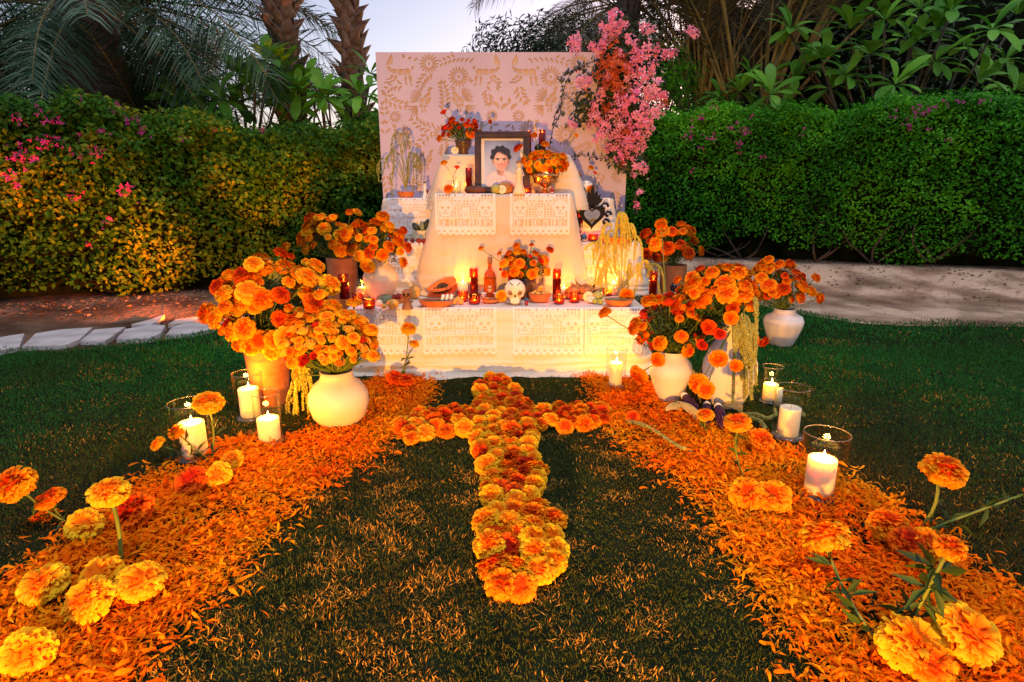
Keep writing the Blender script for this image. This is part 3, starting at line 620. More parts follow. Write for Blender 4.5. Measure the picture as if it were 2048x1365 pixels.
palm('low suckering palm clump of thin upright fronds beyond the left hedge', (at(330, 300, 10.2).x, 10.2, 0), 1.4, (0, 0), [(26, 45, 85, 3.0, .9, 0, 360)], M['frond'], M['petiole'], 23, trunk=.2, n=70, ll=.5, lw=.015)
palm('date palm with long upright brown stalks just right of the pink flowers', (at(1395, 200, 10.6).x, 10.6, 0), 2.35, (0, 0), [(30, 55, 86, 3.6, 1.1, 0, 360)], M['frondr'], M['petiole'], 24, trunk=.24, n=70, ll=.5, lw=.016, start=.42, rr=.026)
palm('broad date palm with a thick sheaf of yellowish stalks right of centre', (at(1500, 200, 10.3).x, 10.3, 0), 2.2, (0, 0), [(46, 50, 88, 3.8, 1.0, 0, 360)], M['frondr'], M['petiole'], 25, trunk=.42, n=70, ll=.5, lw=.016, start=.45, rr=.030)
palm('tall palm beyond the backdrop whose hanging fronds fill the sky right of centre', (at(1250, 200, 11.6).x, 11.6, 0), 4.5, (0, 0), [(24, -35, 30, 2.7, 1.6, 0, 360), (12, 20, 60, 2.8, 1.5, 0, 360)], M['frondr'], M['petiole'], 26, trunk=.22, n=80, ll=.5, lw=.013)
def boot_palm(label, px, Y, r, seed, lean):
    g = random.Random(seed); x = at(px, 150, Y).x; root = thing('palm_tree', label, 'palm tree', (x, Y, 0)); n = 24; b = Vector((x, Y, 0))
    ax = lambda z: Vector((lean*(z-3), 0, z)); mb = MB(); mb.tube([ax(z*.28) for z in range(n)], r*.8, 14); obj('trunk', mb, M['trunk'], root, loc=b)
    bm_ = []
    for j in range(3):
        m1 = MB(); w_ = .115; h_ = .24
        v = [(-w_, 0, 0), (w_, 0, 0), (-w_*.95, -.03, h_*.4), (0, -.075, h_*.35), (w_*.95, -.03, h_*.4), (-w_*.45, -.10, h_*.8), (w_*.5, -.11, h_*.78), (0, -.17-.02*j, h_*1.12), (0, -.02, h_*.9), (-w_*.5, .02, h_*.7), (w_*.5, .02, h_*.7)]
        m1.add([(a*(1+.1*g.uniform(-1, 1)), b_, c_) for a, b_, c_ in v], [(0, 1, 3), (0, 3, 2), (1, 4, 3), (2, 3, 5), (3, 4, 6), (3, 6, 5), (5, 6, 7), (5, 7, 8), (7, 6, 8), (2, 5, 9), (6, 4, 10), (9, 5, 8), (6, 10, 8)])
        bm_.append(m1.mesh('leaf_base', M['boot'], False))
    z = 1.4; i = 0
    while z < 5.2:
        a = i*2.399; i += 1; z += .0235*1.15
        q = ax(z)+Vector((math.sin(a)*r*.78, -math.cos(a)*r*.78, 0)); 
        if math.cos(a) < -.45: continue
        link('leaf_base', g.choice(bm_), root, b+q, (g.uniform(-.35, .25), g.uniform(-.4, .4), a+g.uniform(-.25, .25)), (g.uniform(.6, 1.0), g.uniform(.7, 1.5), g.uniform(.75, 1.2)))
    vs = [palm_frond(3.3, (1, 0, .1+.3*j), 2.0, M['frond'], M['petiole'], seed=seed+j, n=70, lw=.016) for j in range(2)]
    for k in range(9): link('frond', g.choice(vs), root, b+ax(6.1), (g.uniform(-.3, .3), g.uniform(-.1, .1), k*.7))
boot_palm('palm trunk covered in brown leaf bases, left one of the pair by the altar', 577, 9.2, .205, 31, -.035)
boot_palm('palm trunk covered in brown leaf bases, nearest the backdrop', 706, 9.6, .165, 32, -.005)
# plumeria
def plum_leaf(seed):
    g = random.Random(seed); mb = MB(); V = []; Fc = []; L, Wd = 1, .17
    for i, (t, w_) in enumerate(((0, .03), (.2, .45), (.5, .9), (.78, .95), (.93, .5), (1, .04))):
        z = .10*math.sin(t*2.2)-.28*t*t
        V += [(-Wd*w_, t*L, z+.03*w_), (0, t*L, z), (Wd*w_, t*L, z+.03*w_)]
    for i in range(5):
        for j in range(2): q = i*3+j; Fc.append((q, q+1, q+4, q+3))
    mb.add(V, Fc); return mb.mesh('leaf', M['plum'])
PLF = [plum_leaf(1)]
def plumeria(label, base, ros, nl, ll, seed, Y):
    g = random.Random(seed); root = thing('plumeria_tree', label, 'tree', base); b = Vector(base); mb = MB(); forks = [b+Vector((g.uniform(-.7, .7), g.uniform(-.2, .2), g.uniform(1.2, 1.6))) for _ in range(3)]
    for f in forks: mb.tube([b-b, (b.lerp(f, .5)+Vector((.05, 0, 0)))-b, f-b], [.08, .06, .045], 7)
    for (px, py) in ros:
        c = at(px, py, Y+g.uniform(-.5, .5)); f = min(forks, key=lambda q: (q-c).length)
        mb.tube([f-b, f.lerp(c, .5)+Vector((0, 0, -.15))-b, c-Vector((0, 0, .05))-b], [.03, .022, .014], 6)
        ax = Vector((g.gauss(0, .3), -.35+g.gauss(0, .2), 1)).normalized()
        for k in range(nl):
            el = g.uniform(-25, 62); az = k*2.4+g.uniform(-.3, .3); d = Vector((math.cos(az)*math.cos(R(el)), math.sin(az)*math.cos(R(el)), math.sin(R(el))))
            q = ax.to_track_quat('Z', 'Y'); d = q @ d; up = q @ Vector((0, 0, 1)); x_ = d.cross(up).normalized(); z_ = x_.cross(d)
            mtx = Matrix((x_, d, z_)).transposed(); o = link('leaf', PLF[0], root, c+d*.02, mtx.to_euler(), ll*g.uniform(.7, 1.15)); 
    obj('branches', mb, M['plbark'], root, loc=b)
plumeria('plumeria tree with long glossy leaves behind the right hedge, reaching the top right corner', (at(1760, 300, 9.2).x, 9.2, 0),
         [(1660, 178), (1590, 160), (1645, 118), (1870, 122), (1870, 60), (1955, 160), (1700, 60), (1840, 20), (1900, 25), (1985, 60), (1770, 40), (1612, 130), (2035, 30), (1820, 90), (1740, 110), (1540, 190), (2010, 120), (1930, 95), (1690, 150), (1790, 170), (2030, 180), (1580, 60)], 13, .42, 41, 8.7)
plumeria('low plumeria bush with broad leaves peeking over the hedge beside the palms on the right', (at(1450, 300, 9.9).x, 9.9, 0), [(1480, 185), (1440, 195), (1520, 175), (1500, 150)], 14, .34, 42, 9.8)
plumeria('plumeria tree with broad leaves between the dark palm and the palm trunks', (at(500, 300, 8.9).x, 8.9, 0),
         [(565, 150), (510, 165), (535, 125), (600, 185), (440, 200), (360, 205), (590, 215), (650, 195), (480, 150), (405, 185), (620, 165), (545, 195), (470, 215)], 20, .40, 43, 8.5)
plumeria('small plumeria with dark leaves tucked behind the left edge of the backdrop', (at(715, 300, 8.7).x, 8.7, 0), [(690, 215), (720, 190), (740, 150), (735, 225), (705, 240)], 14, .34, 44, 8.5)
# dark shrubs and far trees
def shrub(label, px, py, Y, rad, n, size, seed, slim=.35, m='dshrub', name='shrub', cat='shrub', core=0):
    c = at(px, py, Y); root = thing(name, label, cat, (c.x, Y, 0)); mb = MB(); g = random.Random(seed)
    for k in range(6): mb.tube([(0, 0, 0), (g.uniform(-.3, .3), 0, c.z*.5), (g.uniform(-1, 1)*rad[0]*.7, g.uniform(-.3, .3), c.z+g.uniform(-.2, .6)*rad[2])], [.04, .03, .008], 5)
    obj('branches', mb, M['bark'], root, loc=(c.x, Y, 0)); leaf_cloud('foliage', n, c, rad, size, M[m], root, seed, slim=slim)
    if core: obj('inner_shade', MB().ball((0, 0, 0), tuple(q_*core for q_ in rad), 24, 16, 0, .35, 2.2, seed), M['core'], root, loc=c)  # dark ball standing in for the shaded inside of the shrub
shrub('tall oleander with thin leaves showing above the backdrop', 1090, 110, 10.5, (1.5, .7, .62), 4200, .12, 51)
shrub('oleander standing behind the pink flowers right of the backdrop', 1330, 150, 11.2, (1.3, .8, 1.1), 4200, .12, 52)
shrub('dark shrub far behind the palms at right of centre', 1560, 120, 12.2, (2.2, .8, 1.2), 8500, .14, 53, core=.85)
shrub('dark shrub mass behind the plumeria at the right edge', 1930, 90, 11.4, (3.3, 1.0, 2.2), 17000, .15, 54, .5, core=.9)
shrub('dense dark tree behind the big plumeria', 1740, 120, 12.0, (1.9, 1.0, 1.7), 12000, .15, 59, .5, core=.88)
shrub('dark shrub under the big dark palm', 250, 170, 10.4, (1.3, .7, .65), 2800, .12, 55)
shrub('dark shrub behind the hedge at the far left', 60, 130, 11.0, (1.8, .8, .6), 2600, .13, 56)
shrub('small twiggy shrub between the two palm trunks', 640, 175, 9.9, (.42, .3, .4), 900, .08, 57)
shrub('yellow green shrub lit behind the pink flowers', 1350, 165, 9.9, (.45, .4, .55), 1500, .07, 58, .5, 'hedge')
# ================================================================ BACKDROP
YB = 4.80
tl = at(751, 105, YB); bl = at(762.5, 413, YB); tr_ = at(1262, 107, YB)
BX0, BX1, BZ1 = tl.x, at(1253, 340, YB).x, tl.z
back = thing('backdrop_panel', 'big white backdrop board with cut-out folk pattern of deer, birds and flowers over tan cloth', 'backdrop', ((BX0+BX1)/2, YB, 0))
holes = []
def zpt(zx, zy): p = at(720+zx/3.303, 80+zy/3.303, YB); return (p.x, p.z)
def leafpoly(x, y, a, L, w_, b=0.0):
    ca, sa = math.cos(a), math.sin(a); out = []
    for t, k in ((0, 0), (.2, .62), (.5, 1), (.8, .62), (1, 0), (.8, -.62), (.5, -1), (.2, -.62)):
        u, v = t*L, k*w_/2+b*math.sin(t*PI)*L
        out.append((x+u*ca-v*sa, y+u*sa+v*ca))
    return out
def bbox(p): xs_ = [q[0] for q in p]; ys_ = [q[1] for q in p]; return min(xs_), min(ys_), max(xs_), max(ys_)
def pin(p, poly):
    r = False; n = len(poly)
    for i in range(n):
        (x1, y1), (x2, y2) = poly[i], poly[(i+1) % n]
        if (y1 > p[1]) != (y2 > p[1]) and p[0] < (x2-x1)*(p[1]-y1)/(y2-y1)+x1: r = not r
    return r
def sgx(a, b, c, d):
    o = lambda p, q, r: (q[0]-p[0])*(r[1]-p[1])-(q[1]-p[1])*(r[0]-p[0])
    return o(a, b, c)*o(a, b, d) < 0 and o(c, d, a)*o(c, d, b) < 0
ZW, ZE = 104, 1762
def hole(p):
    b = bbox(p)
    if b[0] < 118 or b[2] > 1735 or b[1] < 92 or b[3] > 1300: return
    p0 = p; cx0 = sum(v[0] for v in p)/len(p); cy0 = sum(v[1] for v in p)/len(p)
    for k_ in (1, .88, .76, .62):
        p = [(cx0+(a-cx0)*k_, cy0+(b_-cy0)*k_) for a, b_ in p0]
        if hole1(p, bbox(p)): return
def hole1(p, b):
    for q, bq in holes:
        if b[0]-3 > bq[2] or b[2]+3 < bq[0] or b[1]-3 > bq[3] or b[3]+3 < bq[1]: continue
        if any(pin(v, q) for v in p) or any(pin(v, p) for v in q): return False
        if any(sgx(p[i-1], p[i], q[j-1], q[j]) for i in range(len(p)) for j in range(len(q))): return False
    holes.append((p, b)); return True
def rays(x, y, r0, r1, n, off=0):
    for i in range(n):
        a = off+2*PI*i/n; hole(leafpoly(x+r0*math.cos(a), y+r0*math.sin(a), a, r1-r0, min(17, 2*PI*r0/n*1.7), 0))
    hole([(x+r0*.45*math.cos(a*PI/4), y+r0*.45*math.sin(a*PI/4)) for a in range(8)])
def spray(x0, y0, x1, y1, n, L, w_=14, bend=0, both=True):
    for i in range(n):
        t = i/max(1, n-1); x = x0+(x1-x0)*t-(y1-y0)*bend*math.sin(t*PI); y = y0+(y1-y0)*t+(x1-x0)*bend*math.sin(t*PI)
        a = math.atan2(y1-y0, x1-x0)+bend*2*math.cos(t*PI); l = L*(1-.35*t)
        for s_ in ((-1, 1) if both else (1,)):
            hole(leafpoly(x+5*s_*math.cos(a+PI/2), y+5*s_*math.sin(a+PI/2), a+s_*.8, l*1.1, w_*1.25, -.10*s_))
    hole(leafpoly(x1+6*math.cos(a), y1+6*math.sin(a), a, L*.7, w_))
DEER = [[(-50, -118), (-66, -92), (-80, -66), (-82, -46), (-62, -38), (-44, -58), (-40, -84)], [(-40, -112), (-30, -122), (-34, -96)], [(-80, -38), (-60, -30), (-44, -14), (-52, 8), (-72, -10)], [(-46, -22), (-10, -18), (-12, 22), (-44, 14)], [(-4, -18), (30, -18), (28, 24), (-6, 22)],
        [(36, -18), (62, -22), (80, -6), (74, 26), (34, 24)], [(62, 34), (80, 26), (88, 45), (82, 78), (96, 92), (78, 94), (70, 60)], [(38, 31), (54, 34), (50, 58), (58, 88), (44, 86), (38, 58)], [(-50, 20), (-32, 24), (-46, 46), (-80, 58), (-84, 50), (-60, 40)], [(-26, 27), (-10, 28), (-20, 55), (-58, 76), (-98, 74), (-92, 64), (-62, 66), (-36, 50)], [(80, -26), (92, -42), (100, -24), (90, -10)]]
BIRD = [[(36, -66), (46, -92), (60, -86), (70, -94), (62, -70), (52, -60)], [(10, -28), (42, -58), (58, -54), (52, -30), (30, -10)], [(-18, -2), (4, -24), (26, -6), (10, 18), (-16, 14)], [(32, -6), (54, -26), (62, -14), (48, 18), (18, 24)], [(-14, 20), (8, 24), (4, 44), (-20, 40)], [(12, 30), (40, 26), (22, 46), (10, 46)], [(16, 52), (26, 50), (30, 74), (20, 76)], [(0, 52), (8, 52), (8, 78), (-2, 78)]]
def animal(A, x, y, s_=1, flip=1):
    for p in A: hole([(x+a*s_*flip, y+b*s_) for a, b in p])
def bird(x, y, s_=1, flip=1):
    animal(BIRD, x, y, s_, flip)
    for i in range(8):
        a = R(170+i*13); a = a if flip == 1 else PI-a
        hole(leafpoly(x-flip*(22-i*2.5)*s_, y+(0-i*4)*s_, a, (78-abs(i-4)*4)*s_, 11*s_))
    for i in range(6):
        a = R(176-i*15); a = a if flip == 1 else PI-a
        hole(leafpoly(x-flip*26*s_, y+(34+i*3)*s_, a, 74*s_, 11*s_))
for a in ((457, 160, 20, 68, 16), (653, 245, 22, 72, 17), (1260, 245, 22, 72, 17), (1450, 160, 20, 68, 16), (233, 510, 12, 44, 12), (873, 503, 12, 42, 12), (1048, 505, 12, 45, 12), (1360, 628, 22, 78, 18), (1700, 905, 12, 46, 12), (545, 622, 20, 66, 15), (1480, 1010, 14, 50, 13), (1250, 860, 14, 48, 13)): rays(*a)
animal(DEER, 258, 212); animal(DEER, 845, 212, 1, -1); animal(DEER, 1085, 212); animal(DEER, 1625, 212, 1, -1)
bird(410, 405); bird(668, 400, 1, -1); bird(1240, 400, 1, 1); bird(1470, 400, 1, -1); bird(275, 640, .9, -1); bird(1120, 610, .9); bird(430, 800, .8, 1); bird(1610, 740, .9, -1); bird(1560, 1150, .8, 1)
for a in ((755, 118, 545, 150, 8, 42, 13, .08), (1110, 118, 1360, 150, 8, 42, 13, -.08), (385, 118, 300, 104, 3, 30), (470, 215, 392, 330, 6, 46, 15, .1), (1430, 235, 1500, 330, 6, 46, 15, -.1), (280, 300, 170, 345, 5, 42, 13, .15), (170, 375, 290, 430, 5, 50, 15, .1), (165, 500, 160, 430, 3, 34), (560, 470, 545, 300, 7, 48, 15, .06), (1365, 500, 1380, 300, 7, 48, 15, -.06),
          (835, 300, 900, 310, 2, 40), (840, 330, 850, 410, 4, 46, 15), (1050, 310, 1090, 400, 4, 50, 15, .1), (700, 330, 720, 280, 2, 40), (500, 590, 360, 525, 6, 48, 14, -.12), (470, 600, 395, 690, 4, 46, 14), (550, 775, 560, 690, 5, 42, 13), (925, 460, 930, 420, 1, 60, 20), (990, 470, 988, 430, 1, 60, 20), (870, 560, 905, 600, 2, 40), (1000, 560, 985, 600, 2, 40),
          (170, 620, 165, 560, 2, 40), (200, 760, 320, 700, 5, 42), (1180, 540, 1100, 560, 3, 40), (1450, 560, 1560, 500, 5, 46), (1410, 760, 1500, 700, 5, 46), (1230, 720, 1300, 760, 4, 44), (1600, 880, 1560, 960, 4, 40), (1680, 1000, 1700, 1120, 5, 44), (1600, 600, 1700, 540, 5, 46), (1560, 300, 1700, 330, 6, 46), (1520, 120, 1600, 118, 3, 40), (1700, 100, 1690, 420, 10, 40), (1380, 840, 1440, 900, 4, 40), (170, 900, 200, 1050, 5, 44), (330, 930, 420, 1000, 5, 40), (700, 540, 790, 560, 4, 40), (640, 740, 700, 680, 4, 40), (1700, 640, 1690, 830, 7, 44), (1080, 720, 1150, 780, 4, 40)): spray(*a)
cu = bpy.data.curves.new('cut', 'CURVE'); cu.dimensions = '2D'; cu.fill_mode = 'BOTH'; cu.extrude = .004
def spl(pts):
    s_ = cu.splines.new('POLY'); s_.points.add(len(pts)-1)
    for q, (x, z) in zip(s_.points, pts): q.co = (x, z, 0, 1)
    s_.use_cyclic_u = True
spl([(BX0, 0.02), (BX1, .02), (BX1, BZ1), (BX0, BZ1)])
for p, b in holes: spl([zpt(*q) for q in p])
tmp = bpy.data.objects.new('cut', cu); COL.objects.link(tmp); dg = bpy.context.evaluated_depsgraph_get()
me = bpy.data.meshes.new_from_object(tmp.evaluated_get(dg)); bpy.data.objects.remove(tmp)
me.transform(Matrix.Rotation(PI/2, 4, 'X')); me.transform(Matrix.Translation(Vector((0, YB, 0))-back.location)); me.materials.clear(); me.materials.append(M['board']); me.name = 'cutout_sheet'
link('cutout_sheet', me, back, world=False)
cx = (BX0+BX1)/2
obj('backing_cloth', MB().box((0, .0085, BZ1/2+.01), (BX1-BX0-.01, .006, BZ1-.03)), M['tan'], back, False, loc=(cx, YB, 0))
b = MB()
for x, z, sx_, sz_ in ((0, BZ1-.02, BX1-BX0, .04), (BX0-cx+.02, BZ1/2-.02, .04, BZ1-.045), (BX1-cx-.02, BZ1/2-.02, .04, BZ1-.045)): b.box((x, .028, z), (sx_, .03, sz_))
obj('edge_frame', b, M['board'], back, False, loc=(cx, YB, 0))
for s_ in (-1, 1): obj('brace', MB().box((s_*.6, .35, .8), (.04, .04, 1.75), rot=Matrix.Rotation(R(18), 3, 'X')), M['bark'], back, False, loc=(cx, YB, 0))
# ================================================================ DRAPED TIERS
class Drape:
    def __init__(s, x0, x1, yf, yb, zt, zb, flare, amp, seed, name, label, m, nf=1.0, hem=0, sf=None, rr=.05):
        s.a = (x0, x1, yf, yb, zt, zb, flare, amp, seed, nf, hem, sf if sf is not None else flare)
        c = Vector(((x0+x1)/2, (yf+yb)/2, zb)); P = []
        W, D = x1-x0, yb-yf
        def loop():
            out = []; r = rr; n = 6
            for i in range(int(W/.012)+1): t = i/int(W/.012); out.append((x0+r+(W-2*r)*t, yf, 0, -1, x0+r+(W-2*r)*t-x0))
            def arc(cx_, cy_, a0, s0):
                for k in range(1, n): a = a0+PI/2*k/n; out.append((cx_+r*math.cos(a), cy_+r*math.sin(a), math.cos(a), math.sin(a), s0+r*1.57*k/n))
            arc(x1-r, yf+r, -PI/2, W-r)
            for i in range(int(D/.015)+1): t = i/int(D/.015); out.append((x1, yf+r+(D-2*r)*t, 1, 0, W+r+D*t))
            arc(x1-r, yb-r, 0, W+D)
            for i in range(9): t = i/8; out.append((x1-r-(W-2*r)*t, yb, 0, 1, W+D+r+W*t))
            arc(x0+r, yb-r, PI/2, 2*W+D)
            for i in range(int(D/.015)+1): t = i/int(D/.015); out.append((x0, yb-r-(D-2*r)*t, -1, 0, 2*W+D+r+D*t))
            arc(x0+r, yf+r, PI, 2*W+2*D)
            return out
        lp = loop(); n = len(lp); rows = 44; V = []
        tr = [(None, 0), (-.03, 0.0), (-.018, .0005), (-.006, .004), (0, .012)]
        for off, dz in tr:
            for x, y, nx, ny, u in lp: V.append((x+nx*off, y+ny*off, zt-dz) if off is not None else (c.x+(x-c.x)*.6, c.y+(y-c.y)*.6, zt))
        for j in range(rows+1):
            t = j/rows; z = zt-.012-(zt-.012-zb)*t
            for x, y, nx, ny, u in lp:
                d, dzz = s.disp(u, t, nx)
                V.append((x+nx*d, y+ny*d, max(.004, z+dzz)))
        if hem:
            for x, y, nx, ny, u in lp:
                d, dzz = s.disp(u, 1, nx); k = hem*(.6+.5*noise.noise(Vector((u*2.5, 3, seed)))+.2*noise.noise(Vector((u*9, 5, seed))))
                V.append((x+nx*(d+k), y+ny*(d+k), .006))
        nr_ = len(V)//n
        Fc = [(j*n+i, j*n+(i+1) % n, (j+1)*n+(i+1) % n, (j+1)*n+i) for j in range(nr_-1) for i in range(n)]
        Fc = [f[::-1] for f in Fc]; Fc.append(tuple(range(n)))
        mb = MB(); mb.add([(a-c.x, b_-c.y, z-c.z) for a, b_, z in V], Fc)
        s.o = tag(obj(name, mb, m, loc=c), label, 'tablecloth')
    def disp(s, u, t, nx):
        x0, x1, yf, yb, zt, zb, flare, amp, seed, nf, hem, sf = s.a
        fl = flare*(1-abs(nx))+sf*abs(nx)
        f = noise.noise(Vector((u*2.2*nf, seed, t*.25)))+.55*noise.noise(Vector((u*6*nf+t*.8, seed*3, t*.35)))+.22*noise.noise(Vector((u*17*nf+t*1.5, 2, t*1.2)))
        wr = .006*noise.noise(Vector((u*4+t*3, t*9, seed)))+(.018*smooth01((t-.62)/.38)*noise.noise(Vector((u*3, t*22, seed+4))))
        return fl*t**.9+amp*max(-1.2, f)*t**1.1*(1+.8*abs(nx))+wr*min(1, t*5), (-.004*noise.noise(Vector((u*3, 7, seed)))*t)
    def y(s, x, z):
        x0, x1, yf, yb, zt, zb = s.a[:6]; t = max(0, (zt-.012-z)/(zt-.012-zb)); d, _ = s.disp(x-x0, t, 0); return yf-d
T1 = Drape(-1.04, .84, 3.53, 4.30, .42, .02, .06, .045, 3, 'tablecloth', 'long white cloth covering the lowest and widest tier of the altar down to the grass', M['cloth'], .8, hem=.10)
T2 = Drape(-1.0, .94, 4.17, 4.50, .77, .40, .04, .03, 5, 'tablecloth', 'white cloth over the second tier, seen left and right of the central draped box', M['cloth'])
T3 = Drape(-.98, .77, 4.42, 4.74, 1.08, .76, .05, .03, 8, 'tablecloth', 'white cloth over the wide upper tier in front of the backdrop', M['cloth'], rr=.07)
CB = Drape(-.53, .42, 4.02, 4.50, 1.11, .425, .06, .085, 12, 'draped_cloth', 'pale muslin draped over the tall central box, falling in soft folds at both sides', M['sheer'], 1.1, sf=.14)
T4 = Drape(-.50, .42, 4.28, 4.66, 1.385, 1.0, .06, .07, 15, 'draped_cloth', 'cream muslin over the small top step behind the portrait, spreading wide at its left side', M['sheer'], 1.3, sf=.16)
# ---------------------------------------------------------------- cut paper banners
FONT = {'D': ['1110', '1001', '1001', '1001', '1001', '1001', '1110'], 'I': ['1', '1', '1', '1', '1', '1', '1'], 'A': ['0110', '1001', '1001', '1111', '1001', '1001', '1001'], 'E': ['111', '100', '100', '110', '100', '100', '111'], 'L': ['100', '100', '100', '100', '100', '100', '111'],
        'O': ['0110', '1001', '1001', '1001', '1001', '1001', '0110'], 'S': ['0111', '1000', '1000', '0110', '0001', '0001', '1110'], 'M': ['10001', '11011', '10101', '10101', '10001', '10001', '10001'], 'U': ['1001', '1001', '1001', '1001', '1001', '1001', '0110'], 'R': ['1110', '1001', '1001', '1110', '1010', '1001', '1001'], 'T': ['111', '010', '010', '010', '010', '010', '010'], ' ': ['00']*7}
def banner_mask(nc=120, nrw=92):
    m = np.zeros((nrw, nc), bool); X, Yg = np.meshgrid(np.arange(nc), np.arange(nrw))
    m[:] = (X % 6 < 2) | (Yg % 6 < 2); m[:, :4] = True; m[:, -4:] = True; m[:3] = True
    top = (Yg < 14) & (X > 28) & (X < 92); m |= top & ((X+Yg) % 9 < 6)
    def skull(cx_, cy_, r):
        dx, dy = (X-cx_)/r, (Yg-cy_)/r
        body = (dx**2+(dy+.1)**2 < 1) | ((np.abs(dx) < .58) & (dy > 0) & (dy < 1.25)); m[body] = True
        for s_ in (-1, 1): m[(np.abs(dx-s_*.42)+np.abs(dy)) < .24] = False
        m[(np.abs(dx) < .14*(dy-.25)*5) & (dy > .28) & (dy < .55)] = False; m[(np.abs(dx) < .38) & (np.abs(dy-.86) < .07)] = False
    for a in ((44, 15, 10), (76, 15, 10), (20, 30, 15), (100, 30, 15), (60, 40, 9)): skull(*a)
    y0 = 55; m[y0-3:y0+21] = True; m[y0:y0+18, 6:-6] = False; m[y0+18:y0+21] = True
    s_ = 'DIA DE LOS MUERTOS'; wtot = sum(len(FONT[c][0])+1 for c in s_)-1; fx = (nc-16)/wtot; x = 8.0
    for c in s_:
        g = FONT[c]; wc = len(g[0])
        for yy in range(18):
            row = g[min(6, int(yy/18*7))]
            for xx in range(int(x), int(x+wc*fx)):
                k = int((xx-x)/fx)
                if 0 <= k < wc and row[k] == '1': m[y0+yy, xx] = True
        x += (wc+1)*fx
    bot = y0+21; h = nrw-bot; ph = (X % 12)-5.5
    m[bot:, :] = True; m[(Yg > bot+h*.55+h*.45*np.sqrt(np.clip(1-(ph/6)**2, 0, 1)))] = False
    for k in range(10): m[((X-(k*12+6))**2+(Yg-(bot+h*.45))**2) < 5] = False
    return m
BMK = banner_mask()
def banner(label, dr, xc, w_, z1, hgt, back_in=.07, cut=None):
    nrw, nc = BMK.shape; zt = dr.a[4]; yf = dr.a[2]; idx = {}; V = []; Fc = []
    base = Vector((xc, yf, z1-hgt/2))
    def vert(i, j):
        if (i, j) in idx: return idx[(i, j)]
        x = xc-w_/2+w_*j/nc; l = hgt*i/nrw-back_in*0
        wv = .0025*noise.noise(Vector((x*9, l*12, xc*5)))
        if l < .012: p = (x, yf-.002-.006*math.sin(l/.012*1.57)+.01*(1-l/.012), zt+.0035-.012*(l/.012)**2)
        else:
            z = zt-l; p = (x, dr.y(x, z)-.011-abs(wv), z)
        idx[(i, j)] = len(V); V.append((p[0]-base.x, p[1]-base.y, p[2]-base.z)); return idx[(i, j)]
    for i in range(nrw):
        for j in range(nc):
            if BMK[i, j] and (cut is None or cut[0] <= xc-w_/2+w_*j/nc <= cut[1]): Fc.append((vert(i, j), vert(i, j+1), vert(i+1, j+1), vert(i+1, j)))
    mb = MB(); mb.add(V, Fc); tag(obj('paper_banner', mb, M['paper'], loc=base), label, 'paper banner', 'cut paper banners hanging over the altar tiers')
banner('skull banner reading DIA DE LOS MUERTOS on the left half of the central box', CB, -.316, .41, 1.11, .27)
banner('skull banner reading DIA DE LOS MUERTOS on the right half of the central box', CB, .19, .41, 1.11, .27)
banner('white skull banner on the lowest tier, below the oval dish left of the middle', T1, -.325, .46, .42, .285)
banner('white skull banner on the lowest tier, just below the sugar skull', T1, .225, .44, .42, .285)
banner('white skull banner at the left end of the lowest tier, half behind the yellow flowers', T1, -.815, .40, .42, .285)
banner('white skull banner at the right end of the lowest tier, behind the glass candle', T1, .635, .36, .42, .285)
banner('white skull banner on the upper tier left of the draped box', T3, -.72, .40, 1.08, .27)
banner('white skull banner on the upper tier behind the black tin heart', T3, .56, .34, 1.08, .27)
banner('white lattice banner on the second tier beside the round cream vase', T2, -.72, .42, .77, .27)
banner('white lattice banner on the second tier behind the yellow amaranth', T2, .64, .46, .77, .27)
# ================================================================ PORTRAIT
fp = at(1005, 385, 3.98+.09); FW, FH_ = .385, .43
ftop = at(1005, 264, 4.16); pr = thing('framed_portrait', 'portrait photo of a dark haired woman in a wide dark wood frame', 'picture frame', (fp.x-.003, 4.15, 1.112))
lean = Matrix.Rotation(R(-8), 4, 'X')
sc_f = mpp(Vector((0, 4.15, 1.3))); FW = 110*sc_f; FH_ = 121*sc_f; bw = 13*sc_f
def fobj(name, mb, m): me = mb.mesh(name, m, False); me.transform(lean); return link(name, me, pr, world=False)
for nm_, c_, d_ in (('frame_rail', (0, 0, FH_-bw/2), (FW, .03, bw)), ('frame_rail', (0, 0, bw/2), (FW, .03, bw)), ('frame_stile', (-FW/2+bw/2, 0, FH_/2), (bw, .028, FH_-2*bw-.001)), ('frame_stile', (FW/2-bw/2, 0, FH_/2), (bw, .028, FH_-2*bw-.001))):
    mb = MB(); mb.box(c_, d_); mb.box((c_[0], -.019, c_[2]), (d_[0]*.98 if d_[0] > bw*1.5 else d_[0]*.35, .008, d_[2]*.35 if d_[0] > bw*1.5 else d_[2])); fobj(nm_, mb, M['frame'])
fobj('mount', MB().box((0, .004, FH_/2), (FW-2*bw+.004, .004, FH_-2*bw+.004)), M['mat'])
